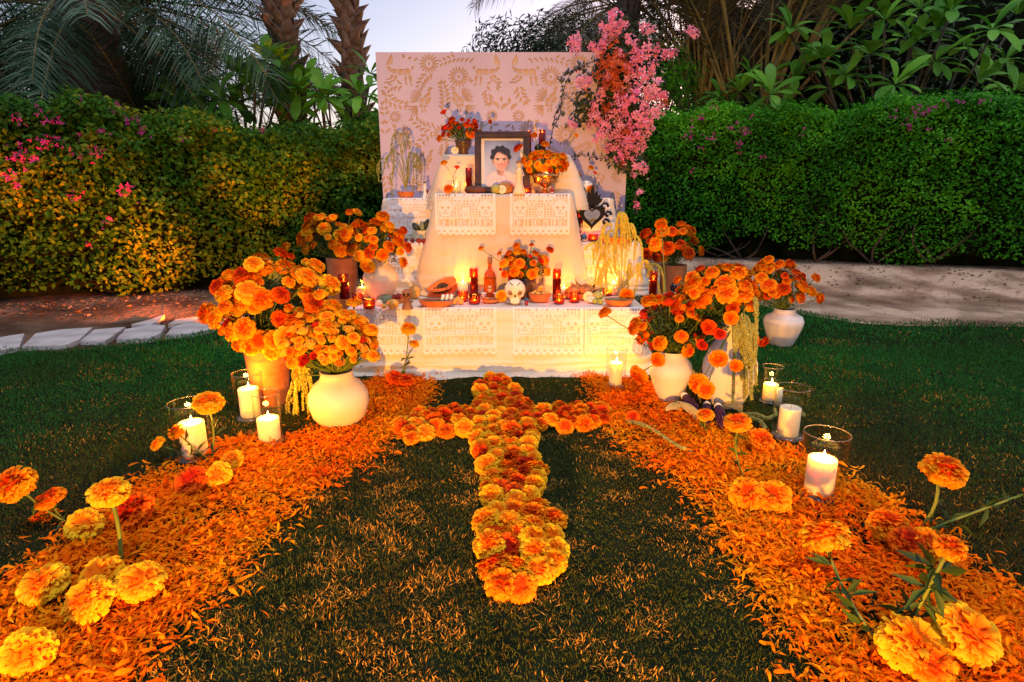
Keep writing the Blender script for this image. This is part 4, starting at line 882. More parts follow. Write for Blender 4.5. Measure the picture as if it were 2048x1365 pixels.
# painted print, colours per vertex
nx_, nz_ = 90, 118; pw, ph_ = FW-2*bw-12*sc_f, FH_-2*bw-7*sc_f
U, Vv = np.meshgrid(np.linspace(0, 1, nx_), np.linspace(0, 1, nz_)); hh_ = lambda r, g, b: np.array([r, g, b])/255.
C = np.zeros((nz_, nx_, 3)); C[:] = hh_(120, 140, 190)*(1-Vv[..., None])+hh_(190, 205, 225)*Vv[..., None]
C += (.05*np.sin(U*5+Vv*3))[..., None]
def soft(d, e=.02): return (1/(1+np.exp(np.clip(d/e*4, -40, 40))))[..., None]
def lay(mask, col): global C; C = C*(1-mask)+np.array(col)*mask
def ell(cx_, cy_, rx_, ry_): return np.sqrt(((U-cx_)/rx_)**2+((Vv-cy_)/ry_)**2)-1
ang = np.arctan2(Vv-.34, U-.46)
sh = np.maximum(np.abs(U-.47)-.40*np.clip((Vv-.60)/.22, .35, 1.0)**.7, .66+.12*np.abs(U-.47)*1.6-Vv)
lay(soft(sh, .05), hh_(225, 205, 212)); lay(soft(np.abs(U-.60-.35*(Vv-.8))-.012, .03)*(Vv[..., None] > .74)*.35, hh_(150, 130, 150)); lay(soft(np.abs(U-.38+.3*(Vv-.8))-.01, .03)*(Vv[..., None] > .76)*.3, hh_(150, 130, 150))
lay(soft(np.maximum(np.abs(U-.47)-.095, .76-.9*np.abs(U-.47)*0-Vv+.0)*-1+0*U, .02)*0, hh_(0, 0, 0))
lay(soft(ell(.47, .66, .10, .13), .06), hh_(190, 150, 140)); lay(soft(ell(.40, .67, .06, .10), .09)*.5, hh_(120, 90, 95))
lay(soft(ell(.46, .335, .285+.018*np.sin(ang*11), .215+.018*np.sin(ang*9+1)), .05), hh_(30, 26, 38))
lay((soft(np.abs(np.sin(ang*7+U*12+Vv*9))-.22, .2)*soft(ell(.46, .32, .27, .20), .1)*.35), hh_(95, 90, 115))
lay(soft(ell(.255, .47, .035, .06), .1), hh_(170, 125, 115)); lay(soft(ell(.675, .47, .03, .055), .1), hh_(150, 105, 100))
lay(soft(np.maximum(ell(.465, .455, .195, .215), .30+.05*np.cos(U*9)-Vv), .04), hh_(214, 172, 158)); lay(soft(ell(.62, .50, .07, .17), .3)*.35, hh_(150, 100, 95)); lay(soft(ell(.40, .44, .09, .06), .5)*.3, hh_(240, 215, 205)); lay(soft(ell(.46, .35, .12, .03), .5)*.4, hh_(238, 208, 198))
for s_ in (-1, 1):
    lay(soft(ell(.465+s_*.092, .385+.02*abs(s_), .062, .011), .5), hh_(45, 32, 38)); lay(soft(ell(.465+s_*.088, .432, .042, .018), .4), hh_(235, 225, 225)); lay(soft(ell(.465+s_*.088, .432, .02, .018), .4), hh_(25, 20, 28)); lay(soft(ell(.465+s_*.09, .418, .048, .008), .6)*.8, hh_(50, 34, 38)); lay(soft(ell(.465+s_*.105, .52, .04, .035), .7)*.35, hh_(225, 130, 120))
lay(soft(ell(.49, .49, .012, .05), .7)*.4, hh_(160, 110, 105)); lay(soft(ell(.465, .525, .038, .013), .6)*.6, hh_(140, 85, 82))
lay(soft(np.maximum(ell(.465, .565, .085, .042), .572-.25*(U-.465)**2*20*.1-Vv), .12), hh_(165, 60, 62)); lay(soft(np.maximum(ell(.465, .575, .062, .022), .574-Vv), .15), hh_(240, 232, 228)); lay(soft(ell(.465, .625, .05, .01), .8)*.4, hh_(165, 115, 108))
lay(soft(np.abs(U-.47)-.006-.10*(.84-Vv), .04)*(Vv[..., None] > .76)*.3, hh_(170, 145, 160))
C = np.clip(C, 0, 1); Cl = np.where(C < .04, C/12.92, ((C+.055)/1.055)**2.4)
P_ = np.stack([(U-.5)*pw, np.full_like(U, -.0005), FH_/2+(.5-Vv)*ph_], 2).reshape(-1, 3); q = np.array([(j*nx_+i, (j+1)*nx_+i, (j+1)*nx_+i+1, j*nx_+i+1) for j in range(nz_-1) for i in range(nx_-1)])
me = npmesh('photo_print', P_, q, M['mat'], False); ca_ = me.color_attributes.new('print', 'FLOAT_COLOR', 'POINT'); ca_.data.foreach_set('color', np.concatenate([Cl.reshape(-1, 3), np.ones((nx_*nz_, 1))], 1).astype(np.float32).ravel())
mp, t_ = newmat('photographic_print'); b_ = N(t_, 'ShaderNodeBsdfPrincipled'); b_.inputs['Roughness'].default_value = .35; at_ = N(t_, 'ShaderNodeAttribute'); at_.attribute_name = 'print'
t_.links.new(at_.outputs['Color'], b_.inputs['Base Color']); t_.links.new(b_.outputs[0], N(t_, 'ShaderNodeOutputMaterial').inputs[0]); me.materials[0] = mp; me.transform(lean); link('photo_print', me, pr, world=False)
fobj('backing_board', MB().box((0, .014, FH_/2), (FW-.01, .006, FH_-.01)), M['bark'])
# ================================================================ CANDLES
EN = 1.1
M['rimglass'] = mat('glass_edge', (.75, .68, .60), None, .08, spec=.8); M['rimglass'].node_tree.nodes['Principled BSDF'].inputs['Transmission Weight'].default_value = .85
def flame(parent, p, s_=.012, e=1.0, lit=True):
    mb = MB(); mb.lathe([(.0005, -.1), (.35, .25), (.42, .6), (.28, 1.2), (.1, 1.8), (.001, 2.3)], 10); me = mb.mesh('flame', M['flame']); 
    o = link('flame', me, parent, p); o.scale = (s_, s_, s_)
    l = bpy.data.lights.new('flame_light', 'POINT'); l.energy = e*EN; l.color = WARM; l.shadow_soft_size = .012
    lo = bpy.data.objects.new('flame_light', l); COL.objects.link(lo); lo.parent = parent; lo.location = Vector(p)-parent.location+Vector((0, 0, s_*1.6)); return o
def hurricane(lab, px, py, topy, wpx, cpx, ctop, lit=True, e=2.6, cdx=0, cat='glass cylinder'):
    b = on(px, py); s_ = mpp(b+Vector((0, 0, .1))); r = wpx*s_/2; h = (py-topy)*s_*.985
    g = thing('hurricane_glass', 'clear glass cylinder '+lab, 'glass vase', b+Vector((0, 0, .006)), 'glass cylinders round the pillar candles on the ground')
    obj('wall', MB().lathe([(r, .004), (r, h-.002)], 40), M['glass'], g, loc=g.location)
    rm = MB(); rm.tube([(math.cos(k*PI/20)*(r-.001), math.sin(k*PI/20)*(r-.001), h-.001) for k in range(41)], .0017, 6); obj('rim', rm, M['rimglass'], g, loc=g.location)
    obj('foot', MB().lathe([(.0001, 0), (r*.97, .0), (r, .004), (r*.99, .010), (r*.6, .0128), (.0001, .0128)], 40), M['rimglass'], g, loc=g.location)
    rc = cpx*s_/2; hc = (py-ctop)*s_*.95-.013; c = b+Vector((cdx*s_, 0, .0195))
    pc = thing('pillar_candle', ('lit' if lit else 'unlit')+' ivory pillar candle '+lab.replace('standing', 'in the glass'), 'candle', c, 'ivory pillar candles on the ground')
    mb = MB(); mb.lathe([(.0001, 0), (rc*.97, 0), (rc, .004), (rc, hc-.004), (rc*.95, hc), (rc*.75, hc-.002), (rc*.35, hc-.006), (.0001, hc-.007)], 28); obj('wax', mb, M['wax'], pc, loc=c)
    mb = MB(); mb.tube([(0, 0, hc-.007), (.001, 0, hc+.004), (.003, 0, hc+.010)], .0009, 5); obj('wick', mb, M['wick'], pc, loc=c)
    if lit: flame(pc, c+Vector((.003, 0, hc+.009)), .011, e)
hurricane('standing on the left petals behind the tall yellow bloom', 392, 915, 798, 76, 48, 838, e=3)
hurricane('standing beside the big terracotta pot at left', 503, 838, 742, 56, 38, 772)
hurricane('standing on the grass by the left amaranth', 541, 886, 780, 52, 42, 832)
hurricane('standing alone by the tablecloth, right of the flower cross', 1230, 776, 694, 40, 26, 722)
hurricane('standing behind the others, close to the hanging green amaranth', 1538, 806, 730, 40, 28, 766)
hurricane('standing at right among the corn and amaranth', 1574, 876, 769, 62, 40, 810, lit=False)
hurricane('standing nearest on the right petals, the largest of all', 1637, 992, 856, 84, 54, 908, e=3.4, cdx=-2)
c = on(1555, 812); pc = thing('pillar_candle', 'small ivory candle on the grass between two glass cylinders at the right', 'candle', c); mb = MB(); mb.lathe([(.0001, 0), (.018, 0), (.018, .10), (.0001, .098)], 20); obj('wax', mb, M['wax'], pc, loc=c); obj('wick', MB().tube([(0, 0, .098), (0, 0, .108)], .001, 5), M['wick'], pc, loc=c)
Z1 = .4215
def prayer(lab, px, py, z, topy, wpx, mg='amber', mw='darkwax', e=.45, Y=None, fill=.72, name='jar_candle', lit=True):
    b = at(px, py, Y) if Y else onz(px, py, z); b.z = z if z is not None else b.z; s_ = mpp(b); r = wpx*s_/2
    h = (at(px, topy, b.y).z-b.z); t = thing(name, lab, 'candle', b, 'glass jar candles on the altar')
    obj('glass', MB().lathe([(.0001, .001), (r*.93, .001), (r, .006), (r, h*.93), (r*.93, h), (r*.86, h)], 20), M[mg], t, loc=b)
    hf = h*fill; obj('wax', MB().lathe([(.0001, .004), (r*.9, .004), (r*.9, hf), (.0001, hf-.002)], 18), M[mw], t, loc=b)
    if lit: flame(t, b+Vector((0, 0, hf+.003)), .007, e)
    return t
def votive(lab, px, py, z=Z1, w_=24, h_=20, e=.35, mg='amber', ribs=18, Y=None, mw='glowwax'):
    b = at(px, py, Y) if Y else onz(px, py, z); b.z = z; s_ = mpp(b); r = w_*s_/2; h = h_*s_
    t = thing('votive_candle', lab, 'candle', b, 'small ribbed votive candles on the altar')
    obj('ribbed_glass', MB().lathe([(.0001, .001), (r*.85, .001), (r*.94, .008), (r, h*.4), (r*.93, h*.8), (r, h), (r*.93, h)], 54, ribs=ribs, ra=.035), M[mg], t, loc=b)
    obj('wax', MB().lathe([(.0001, .004), (r*.7, .004), (r*.72, h*.36), (.0001, h*.35)], 14), M[mw], t, loc=b); flame(t, b+Vector((0, 0, h*.38)), .0055, e)
prayer('tall amber jar candle beside the terracotta pot at the left end of the lowest tier', 690, 598, Z1, 549, 21)
prayer('clear glass candle glowing just left of the round cream vase', 726, 596, Z1, 560, 28, 'glass', 'wax', .8, fill=.6)
votive('ribbed amber votive at the far left of the lowest tier, behind its twin', 716, 607); votive('ribbed amber votive at the far left front of the lowest tier', 739, 618)
prayer('clear glass candle with white wax behind the yellow fruits, left of centre', 926, 583, Z1, 546, 24, 'glass', 'wax', .7, fill=.62)
prayer('tall slim amber jar candle left of the liquor bottle', 948, 589, Z1, 537, 17, e=.4)
votive('ribbed amber votive right of the three yellow fruits, rear one', 925, 603); votive('ribbed amber votive right of the three yellow fruits, front one', 949, 608)
prayer('tall slim amber jar candle right of the fruit bowl in the middle', 1113, 602, Z1, 538, 17, e=.45)
prayer('clear glass candle half hidden behind the tall amber candle and loaves', 1127, 590, Z1, 556, 20, 'glass', 'wax', .6, fill=.5)
votive('ribbed amber votive just right of the fruit bowl', 1118, 608, w_=22); votive('ribbed amber votive before the sugared loaves', 1149, 605, w_=22, h_=18)
prayer('thick ivory candle in clear glass under the yellow amaranth', 1226, 590, Z1, 556, 26, 'glass', 'wax', 1.3, fill=.72)
votive('amber votive behind the limes under the amaranth', 1214, 592, w_=20, h_=15)
prayer('tall black and amber jar candle at the right end of the lowest tier', 1304, 606, Z1, 543, 16, e=.4)
Z2, Z3, ZC, Z4 = .7715, 1.0815, 1.1115, 1.3865
prayer('red jar candle on the second tier left of the avocado bowl', 808, 478, Z2, 424, 15, 'redglass', 'redwax', .3)
votive('dark red votive on the second tier behind the orange bouquet', 784, 480, Z2, 20, 17, .25, 'redglass')
prayer('glowing red jar candle on the second tier in front of the black tin heart', 1159, 481, Z2, 426, 14, 'redglass', 'redwax', .6, fill=.86)
votive('amber votive beside the little blue skull', 1186, 483, Z2, 20, 14, .3)
votive('red votive on the upper tier near the small black skull', 860, 388, Z3, 15, 14, .3, 'redglass', Y=4.5)
prayer('tall dark red jar candle on the central box left of the portrait', 938, 385, ZC, 336, 13, 'redglass', 'redwax', .25, Y=4.09, fill=.9)
prayer('clear glass candle glowing behind the two single stems on the central box', 912, 385, ZC, 362, 20, 'glass', 'wax', .5, Y=4.12, fill=.5)
votive('dark amber votive on the central box right of the white figurine', 1053, 385, ZC, 18, 12, .3, Y=4.06)
prayer('clear glass candle burning on the upper tier left of the black and white skull', 1141, 388, Z3, 360, 14, 'glass', 'wax', .6, Y=4.5, fill=.55)
prayer('dark amber jar candle on the top step, left of two behind the portrait', 1057, 306, Z4, 262, 11, e=.25, Y=4.42, fill=.9)
prayer('dark amber jar candle on the top step, right of two behind the portrait', 1084, 306, Z4, 260, 14, e=.4, Y=4.40, fill=.88)
# ================================================================ POTS, VASES, FLOWERS
def vase(name, lab, cat, px, py, prof, m, wpx, topy, z=0.0, Y=None, seg=36, tilt=0):
    """prof: list of (radius share of half width, height share)"""
    b = at(px, py, Y) if Y else onz(px, py, z)
    if Y: b.z = z
    s_ = mpp(b+Vector((0, 0, .1))); r = wpx*s_/2; h = at(px, topy, b.y).z-b.z
    pr_ = [(.0001, .002)]+[(k*r, t*h) for k, t in prof]; last = prof[-1]; pr_ += [((last[0]-.05)*r, h*last[1]), ((last[0]-.09)*r, h*(last[1]-.04)), ((last[0]-.09)*r, h*.5), (.0001, h*.45)]
    o = tag(obj(name, MB().lathe(pr_, seg), m, loc=b+Vector((0, 0, .002))), lab, cat); return o, b, r, h
TALL = [(.70, 0), (.74, .03), (.86, .3), (.96, .6), (1, .8), (1, .95), (1.02, .97), (1.02, 1)]
ROUND = [(.42, 0), (.48, .02), (.82, .22), (1, .45), (.97, .58), (.78, .72), (.52, .82), (.46, .88), (.55, .97), (.57, 1)]
BULB = [(.50, 0), (.62, .02), (.88, .18), (1, .42), (.97, .58), (.80, .74), (.58, .84), (.52, .92), (.55, 1)]
URN = [(.50, 0), (.56, .02), (.80, .30), (.98, .58), (1, .68), (.90, .80), (.60, .88), (.52, .93), (.56, 1)]
JUG = [(.40, 0), (.48, .03), (.72, .25), (.95, .52), (1, .62), (.92, .76), (.72, .85), (.62, .92), (.60, .97), (.66, 1)]
o, b1, r1, h1 = vase('terracotta_pot', 'big tall terracotta pot full of marigolds at the left front', 'pot', 545, 808, TALL, M['terra'], 84, 672)
o, b2, r2, h2 = vase('terracotta_pot', 'tall terracotta pot behind the round cream vase, left side', 'pot', 692, 640, TALL, M['terra'], 58, 515, z=0, Y=4.35)
o, b3, r3, h3 = vase('cream_vase', 'round cream vase standing on the lowest tier at its left end', 'vase', 764, 602, ROUND, M['cream'], 70, 512, z=Z1)
o, b4, r4, h4 = vase('cream_vase', 'large squat cream vase glowing yellow on the petals at left', 'vase', 681, 848, BULB, M['cream'], 118, 742)
o, b5, r5, h5 = vase('white_vase', 'white vase lit orange on its left side, nearest the right petals', 'vase', 1337, 802, JUG, M['whitecer'], 84, 702)
o, b6, r6, h6 = vase('white_vase', 'tall white vase in the middle of the right group, behind hanging amaranth', 'vase', 1452, 812, [(.50, 0), (.56, .02), (.84, .22), (1, .42), (.97, .54), (.80, .68), (.58, .80), (.46, .88), (.42, .94), (.48, 1)], M['whitecer'], 104, 646)
o, b7, r7, h7 = vase('white_vase', 'white urn standing alone on the lawn at the right', 'vase', 1561, 692, URN, M['whitecer'], 75, 618)
o, b8, r8, h8 = vase('terracotta_pot', 'terracotta pot beside the altar at right holding deep red marigolds', 'pot', 1340, 640, TALL, M['terra'], 50, 530, z=0, Y=4.4)
o, b9, r9, h9 = vase('dark_pot', 'dark square-shouldered pot behind the sugar skull', 'pot', 1050, 596, [(.8, 0), (.86, .05), (.96, .6), (1, 1)], M['darkpot'], 44, 556, z=Z1)
obj_b10 = vase('footed_bowl', 'hammered copper footed bowl on the central box right of the portrait', 'bowl', 1091, 385, [(.55, 0), (.5, .05), (.18, .14), (.16, .28), (.5, .42), (.85, .58), (1, .78), (1, 1)], M['copper'], 53, 346, z=ZC, Y=4.12)
obj_b11 = vase('dark_pot', 'small dark copper pot on the top step left of the portrait', 'pot', 927, 308, [(.6, 0), (.65, .05), (.55, .2), (.8, .5), (1, .8), (1.05, 1)], M['darkpot'], 32, 282, z=Z4, Y=4.36)
def em(px, py, Y, rpx, kind): p = at(px, py, Y); return (p, rpx*mpp(p), kind)
def top(b, h): return b+Vector((0, 0, h))
KO = {'orange': 5, 'deep': 1.5, 'yellow': 3.4}
c = at(545, 605, b1.y)
bouquet('large mass of orange and yellow marigolds in the big left terracotta pot', top(b1, h1), at(560, 618, b1.y-.02), (.30, .22, .275), .045, 110, {'orange': 4, 'deep': 1.4, 'yellow': 6},
        [em(414, 627, b1.y, 23, 'orange'), em(500, 585, b1.y-.2, 26, 'yellow'), em(505, 553, b1.y-.1, 22, 'orange'), em(570, 535, b1.y, 20, 'orange'), em(485, 580, b1.y-.1, 22, 'deep'), em(478, 660, b1.y-.1, 18, 'yellow'), em(480, 617, b1.y-.12, 18, 'yellow'), em(540, 680, b1.y-.15, 20, 'yellow'), em(575, 678, b1.y-.3, 26, 'yellow'), em(628, 608, b1.y-.25, 23, 'deep'), em(660, 570, b1.y-.1, 22, 'yellow')], fol=900, seed=3, lowz=-.85)
bouquet('orange marigolds in the terracotta pot at the rear left of the altar', top(b2, h2), at(672, 472, b2.y-.05), (.26, .16, .16), .043, 34, KO,
        [em(715, 425, 4.3, 9, 'yellow'), em(700, 425, 4.3, 9, 'orange'), em(615, 452, 4.3, 14, 'orange'), em(572, 495, 4.3, 10, 'orange'), em(604, 482, 4.3, 12, 'orange'), em(668, 434, 4.3, 8, 'deep')], fol=500, seed=4)
bouquet('orange marigolds spilling from the round cream vase on the lowest tier', top(b3, h3), at(748, 482, b3.y), (.22, .15, .14), .044, 38, KO,
        [em(766, 434, b3.y, 14, 'orange'), em(806, 525, b3.y-.05, 11, 'orange'), em(798, 468, b3.y, 12, 'orange'), em(735, 532, b3.y-.12, 16, 'yellow')], fol=600, seed=5)
bouquet('dense pale yellow spray roses and small marigolds in the squat cream vase', top(b4, h4), at(660, 690, b4.y), (.215, .15, .165), .030, 160, {'pale': 6, 'yellow': 6, 'redrose': .9, 'orange': .8},
        [em(713, 650, b4.y, 17, 'yellow'), em(742, 660, b4.y, 15, 'yellow'), em(745, 690, b4.y, 14, 'yellow'), em(708, 606, b4.y+.05, 16, 'yellow'), em(590, 640, b4.y, 20, 'orange'), em(600, 700, b4.y-.1, 17, 'yellow'), em(585, 725, b4.y-.12, 14, 'yellow'), em(618, 668, b4.y-.05, 18, 'yellow'), em(640, 632, b4.y, 17, 'yellow'), em(665, 612, b4.y, 18, 'yellow'), em(690, 630, b4.y-.05, 16, 'yellow'), em(612, 640, b4.y, 15, 'yellow'), em(655, 655, b4.y-.1, 16, 'yellow'), em(590, 750, b4.y-.12, 12, 'pale'), em(640, 590, b4.y+.05, 15, 'yellow')], fol=300, seed=6, name='rose_bouquet', lowz=-.35)
bouquet('orange marigolds with bright red roses in the front white vase, right group', top(b5, h5), at(1350, 648, b5.y), (.21, .15, .18), .036, 58, {'orange': 5, 'redrose': 5, 'deep': 1.5},
        [em(1210, 625, b5.y-.02, 14, 'orange'), em(1334, 603, b5.y, 12, 'orange'), em(1278, 750, b5.y-.1, 19, 'orange'), em(1288, 668, b5.y, 15, 'orange'), em(1357, 610, b5.y, 18, 'orange'), em(1315, 720, b5.y-.1, 15, 'orange'), em(1322, 450, b5.y+.6, 12, 'orange')], fol=1100, seed=7)
bouquet('tall orange marigolds above the middle white vase of the right group', top(b6, h6), at(1432, 585, b6.y+.02), (.20, .15, .16), .044, 34, {'orange': 6, 'deep': 1.5},
        [em(1418, 655, b6.y-.15, 15, 'deep'), em(1440, 668, b6.y-.2, 13, 'redrose'), em(1405, 690, b6.y-.2, 13, 'redrose'), em(1384, 555, b6.y, 15, 'orange'), em(1450, 568, b6.y-.1, 21, 'orange'), em(1395, 578, b6.y-.05, 15, 'orange'), em(1486, 588, b6.y-.1, 19, 'orange'), em(1458, 537, b6.y, 15, 'orange'), em(1462, 636, b6.y-.15, 15, 'orange'), em(1437, 718, b6.y-.3, 19, 'orange'), em(1472, 732, b6.y-.3, 13, 'orange'), em(1500, 685, b6.y-.1, 18, 'orange'), em(1527, 684, b6.y-.05, 11, 'deep'), em(1398, 768, b6.y-.35, 20, 'orange'), em(1412, 780, b6.y-.4, 17, 'orange')], fol=1600, seed=8, lowz=-.55, folsize=.055)
bouquet('round bunch of orange marigolds in the white urn alone on the lawn', top(b7, h7), at(1548, 568, b7.y), (.24, .16, .17), .046, 46, {'orange': 6, 'deep': 2.5},
        [em(1640, 597, b7.y, 11, 'orange'), em(1622, 583, b7.y, 13, 'yellow'), em(1632, 556, b7.y, 10, 'orange'), em(1600, 590, b7.y, 9, 'orange'), em(1536, 535, b7.y, 14, 'orange')], fol=500, seed=9)
bouquet('deep orange marigolds in the terracotta pot right of the amaranth', top(b8, h8), at(1335, 488, b8.y), (.21, .14, .15), .045, 24, {'orange': 3, 'deep': 4, 'redrose': .6},
        [em(1402, 503, b8.y, 11, 'orange'), em(1322, 447, b8.y, 13, 'orange'), em(1347, 466, b8.y, 12, 'orange'), em(1378, 462, b8.y, 15, 'orange'), em(1311, 489, b8.y-.1, 15, 'yellow')], fol=500, seed=10)
bouquet('loose orange marigolds and buds in the dark pot behind the sugar skull', top(b9, h9), at(1050, 532, b9.y), (.17, .12, .105), .030, 40, {'orange': 5, 'yellow': 2.4, 'deep': 2, 'redrose': 1},
        [em(1033, 492, b9.y, 8, 'orange'), em(1037, 504, b9.y, 9, 'yellow'), em(962, 497, b9.y, 6, 'orange'), em(999, 507, b9.y, 6, 'orange'), em(1072, 508, b9.y, 9, 'orange'), em(1100, 500, b9.y, 8, 'deep'), em(1063, 490, b9.y, 5, 'deep'), em(1008, 527, b9.y-.1, 10, 'yellow')], fol=450, seed=11, folsize=.035)
bouquet('bright yellow and orange marigolds heaped in the copper footed bowl', top(Vector(obj_b10[1]), obj_b10[3]*.9), at(1091, 330, 4.14), (.155, .11, .085), .024, 62, {'yellow': 5, 'orange': 3.6, 'deep': 1.5},
        [em(1036, 296, 4.1, 11, 'deep'), em(1091, 289, 4.14, 9, 'orange'), em(1152, 271, 4.14, 5, 'yellow'), em(1069, 271, 4.2, 6, 'orange'), em(1134, 328, 4.1, 7, 'yellow')], fol=200, seed=12, folsize=.03, lowz=-.5)
bouquet('small red and orange marigolds in the little dark pot on the top step', top(Vector(obj_b11[1]), obj_b11[3]), at(922, 261, 4.38), (.135, .10, .07), .024, 36, {'redrose': 3, 'deep': 5, 'orange': 2},
        [em(887, 225, 4.38, 8, 'redrose'), em(879, 277, 4.38, 7, 'orange'), em(980, 244, 4.38, 5, 'deep'), em(949, 243, 4.38, 7, 'redrose'), em(903, 240, 4.38, 8, 'deep')], fol=220, seed=13, folsize=.035)
def stemplant(lab, bp, blooms, Y=None, z=0.0, leaves=40, group=None, lsize=.05, name='cut_marigold', thick=.0035):
    b = on(*bp, z) if Y is None else at(*bp, Y)
    if Y is not None: b.z = z
    t = thing(name, lab, 'flower', b, group); mb = MB(); lp = []
    for bl_ in blooms:
        px, py, rp, k = bl_[:4]; Yb = b.y+(bl_[4] if len(bl_) > 4 else 0); p = at(px, py, Yb); r = rp*mpp(p)
        d = (p-b).normalized(); d = (d+Vector((0, -.25, .5))).normalized(); cv = stem_curve(b, p-d*r*.55, .04, 6); lp += cv[1:-1]
        mb.tube([q-b for q in cv], thick, 6); bloom(k, p, r, d, t)
    obj('stems', mb, M['stem'], t, loc=b)
    if leaves:
        g = np.random.default_rng(int(abs(b.x)*1000) % 999); n = leaves; i = g.integers(0, len(lp), n); P = np.array([tuple(lp[k]-b) for k in i])+g.normal(0, .004, (n, 3))
        nn = g.normal(size=(n, 3)); nn[:, 2] = np.abs(nn[:, 2]); S = lsize*(.5+.7*g.random(n))
        link('leaves', stamp('leaves', LEAF4_V, LEAF4_F, P, frames(nn, g.random(n)*6.28), np.stack([S*.4, S, S], 1), M['mleaf']), t, world=False)
stemplant('tall stem with one yellow bloom and a bud before the left of the tablecloth', (803, 766), [(817, 658, 15, 'yellow'), (829, 688, 10, 'yellow')], leaves=26)
stemplant('two long stems with blooms at the far left edge of the photo', (140, 1050), [(30, 970, 38, 'orange', -.05), (100, 997, 26, 'orange'), (90, 1046, 28, 'orange', .05)], leaves=26)
stemplant('upright thick yellow stem with one big yellow bloom on the left petals', (242, 1135), [(218, 985, 37, 'yellow')], leaves=0, thick=.006)
stemplant('stem with a tall yellow bloom and two small side blooms before the left glass', (422, 925), [(417, 805, 30, 'yellow'), (354, 864, 17, 'orange'), (316, 888, 16, 'yellow')], leaves=40, lsize=.06)
stemplant('tall stem with an orange bloom leaning out over the lawn at the right', (1815, 1075), [(1887, 942, 42, 'orange')], leaves=5, thick=.005)
stemplant('stem with a small side-facing orange bloom near the right edge', (1795, 1290), [(1900, 1096, 27, 'orange')], leaves=50, lsize=.09, thick=.005)
stemplant('low stem lying over the lawn with leaves at the right edge', (1830, 1070), [(2056, 985, 10, 'orange')], leaves=26, lsize=.07, thick=.004)
stemplant('stem with a large yellow and orange bloom above the right petals', (1760, 1290), [(1650, 1075, 46, 'yellow', .25)], leaves=26, lsize=.08, thick=.004)
stemplant('thin stem with one orange bloom by the purple corn', (1492, 965), [(1475, 845, 27, 'orange')], leaves=14)
stemplant('short stem with a small orange bloom beside the corn husk', (1420, 880), [(1411, 830, 16, 'orange')], leaves=6)
stemplant('yellow bloom on a thin stem in the little vase left of the portrait', (907, 383), [(888, 326, 7, 'yellow')], Y=4.07, z=ZC+.05, leaves=0, thick=.0018)
stemplant('red bloom on a thin stem in the little vase left of the portrait', (911, 383), [(914, 335, 7, 'redrose')], Y=4.07, z=ZC+.05, leaves=0, thick=.0018)
stemplant('thin sprig of orange blooms at the right end of the upper tier', (1150, 385), [(1182, 336, 6, 'orange'), (1156, 349, 6, 'orange'), (1190, 346, 5, 'redrose')], Y=4.52, z=Z3, leaves=20, lsize=.03, thick=.0018)
vase('bud_vase', 'tiny clear bud vase holding two single stems on the central box', 'vase', 909, 385, [(.5, 0), (.9, .1), (1, .4), (.5, .7), (.35, .9), (.45, 1)], M['glass'], 12, 358, z=ZC, Y=4.07)
# ---- blooms lying about
def lying(lab, L, group, z=.02, name='marigold_flower', dz=.45):
    for px, py, rp, k in L:
        b = on(px, py, .03); r = rp*mpp(b); lb = lab.format(dict(orange='orange', deep='dark orange', yellow='yellow', redrose='red')[k])
        d = Vector((rnd.gauss(0, .3), -.4+rnd.gauss(0, .3), 1)); o = bloom(k, b+Vector((0, 0, r*.45)), r, d, None, name); tag(o, lb, 'flower', group)
def single(lab, px, py, rp, k): lying(lab, [(px, py, rp, k)], None)
for lab, px, py, rp, k in (('yellow marigold head on the left petals, the leftmost of four by the thick stem', 92, 1185, 44, 'yellow'), ('yellow marigold head at the foot of the thick yellow stem', 208, 1168, 42, 'yellow'), ('yellow marigold head lying in front of the thick stem, lowest of four', 183, 1218, 44, 'yellow'), ('yellow and orange marigold head right of the thick stem on the left petals', 285, 1182, 46, 'yellow'),
                           ('yellow marigold head behind the thick stem at the left edge of the petals', 172, 1062, 33, 'yellow'), ('dark orange marigold head half sunk in the left petals', 268, 1038, 38, 'deep'), ('dark orange marigold head beside the two yellow ones on the left petals', 385, 972, 30, 'deep'), ('yellow marigold head, nearer of two beside the dark orange one', 438, 962, 27, 'yellow'), ('yellow marigold head, farther of two near the left glass candle', 466, 930, 22, 'yellow'),
                           ('big yellow marigold head at the bottom left corner of the petals', 60, 1322, 44, 'yellow'), ('dark orange marigold head on the petals at the left corner of the tablecloth', 790, 764, 17, 'deep'), ('orange marigold head on the petals under the lone stem', 812, 768, 15, 'deep'), 
                           ('orange marigold head behind the near right glass, right of the thin stem', 1520, 892, 28, 'orange'), ('orange marigold head on the right petals, left of a touching pair', 1492, 1003, 34, 'orange'), ('orange marigold head on the right petals, right of a touching pair', 1543, 1008, 34, 'orange'), ('orange marigold head on the right petals, upper left of a row of three', 1775, 1068, 36, 'orange'), ('dark orange marigold head in the middle of a row of three on the right petals', 1815, 1100, 36, 'deep'), ('orange marigold head at the lower right of a row of three', 1850, 1102, 32, 'orange'),
                           ('big orange and yellow marigold head at the bottom right of the picture', 1815, 1315, 58, 'yellow'), ('very large yellow marigold head nearest the bottom right corner', 1925, 1290, 58, 'yellow'), ('orange marigold head sunk in the petals just behind the two big yellow ones', 1855, 1345, 46, 'orange'), ('orange marigold head on the right petals near the tip of the cross arm', 1190, 853, 0.1, 'orange'),
                           ('small dark orange marigold head beside the green garland', 1265, 840, 13, 'deep'), ('orange marigold head among corn cobs at the right', 1465, 862, 18, 'orange')):
    if rp > 1: single(lab, px, py, rp, k)
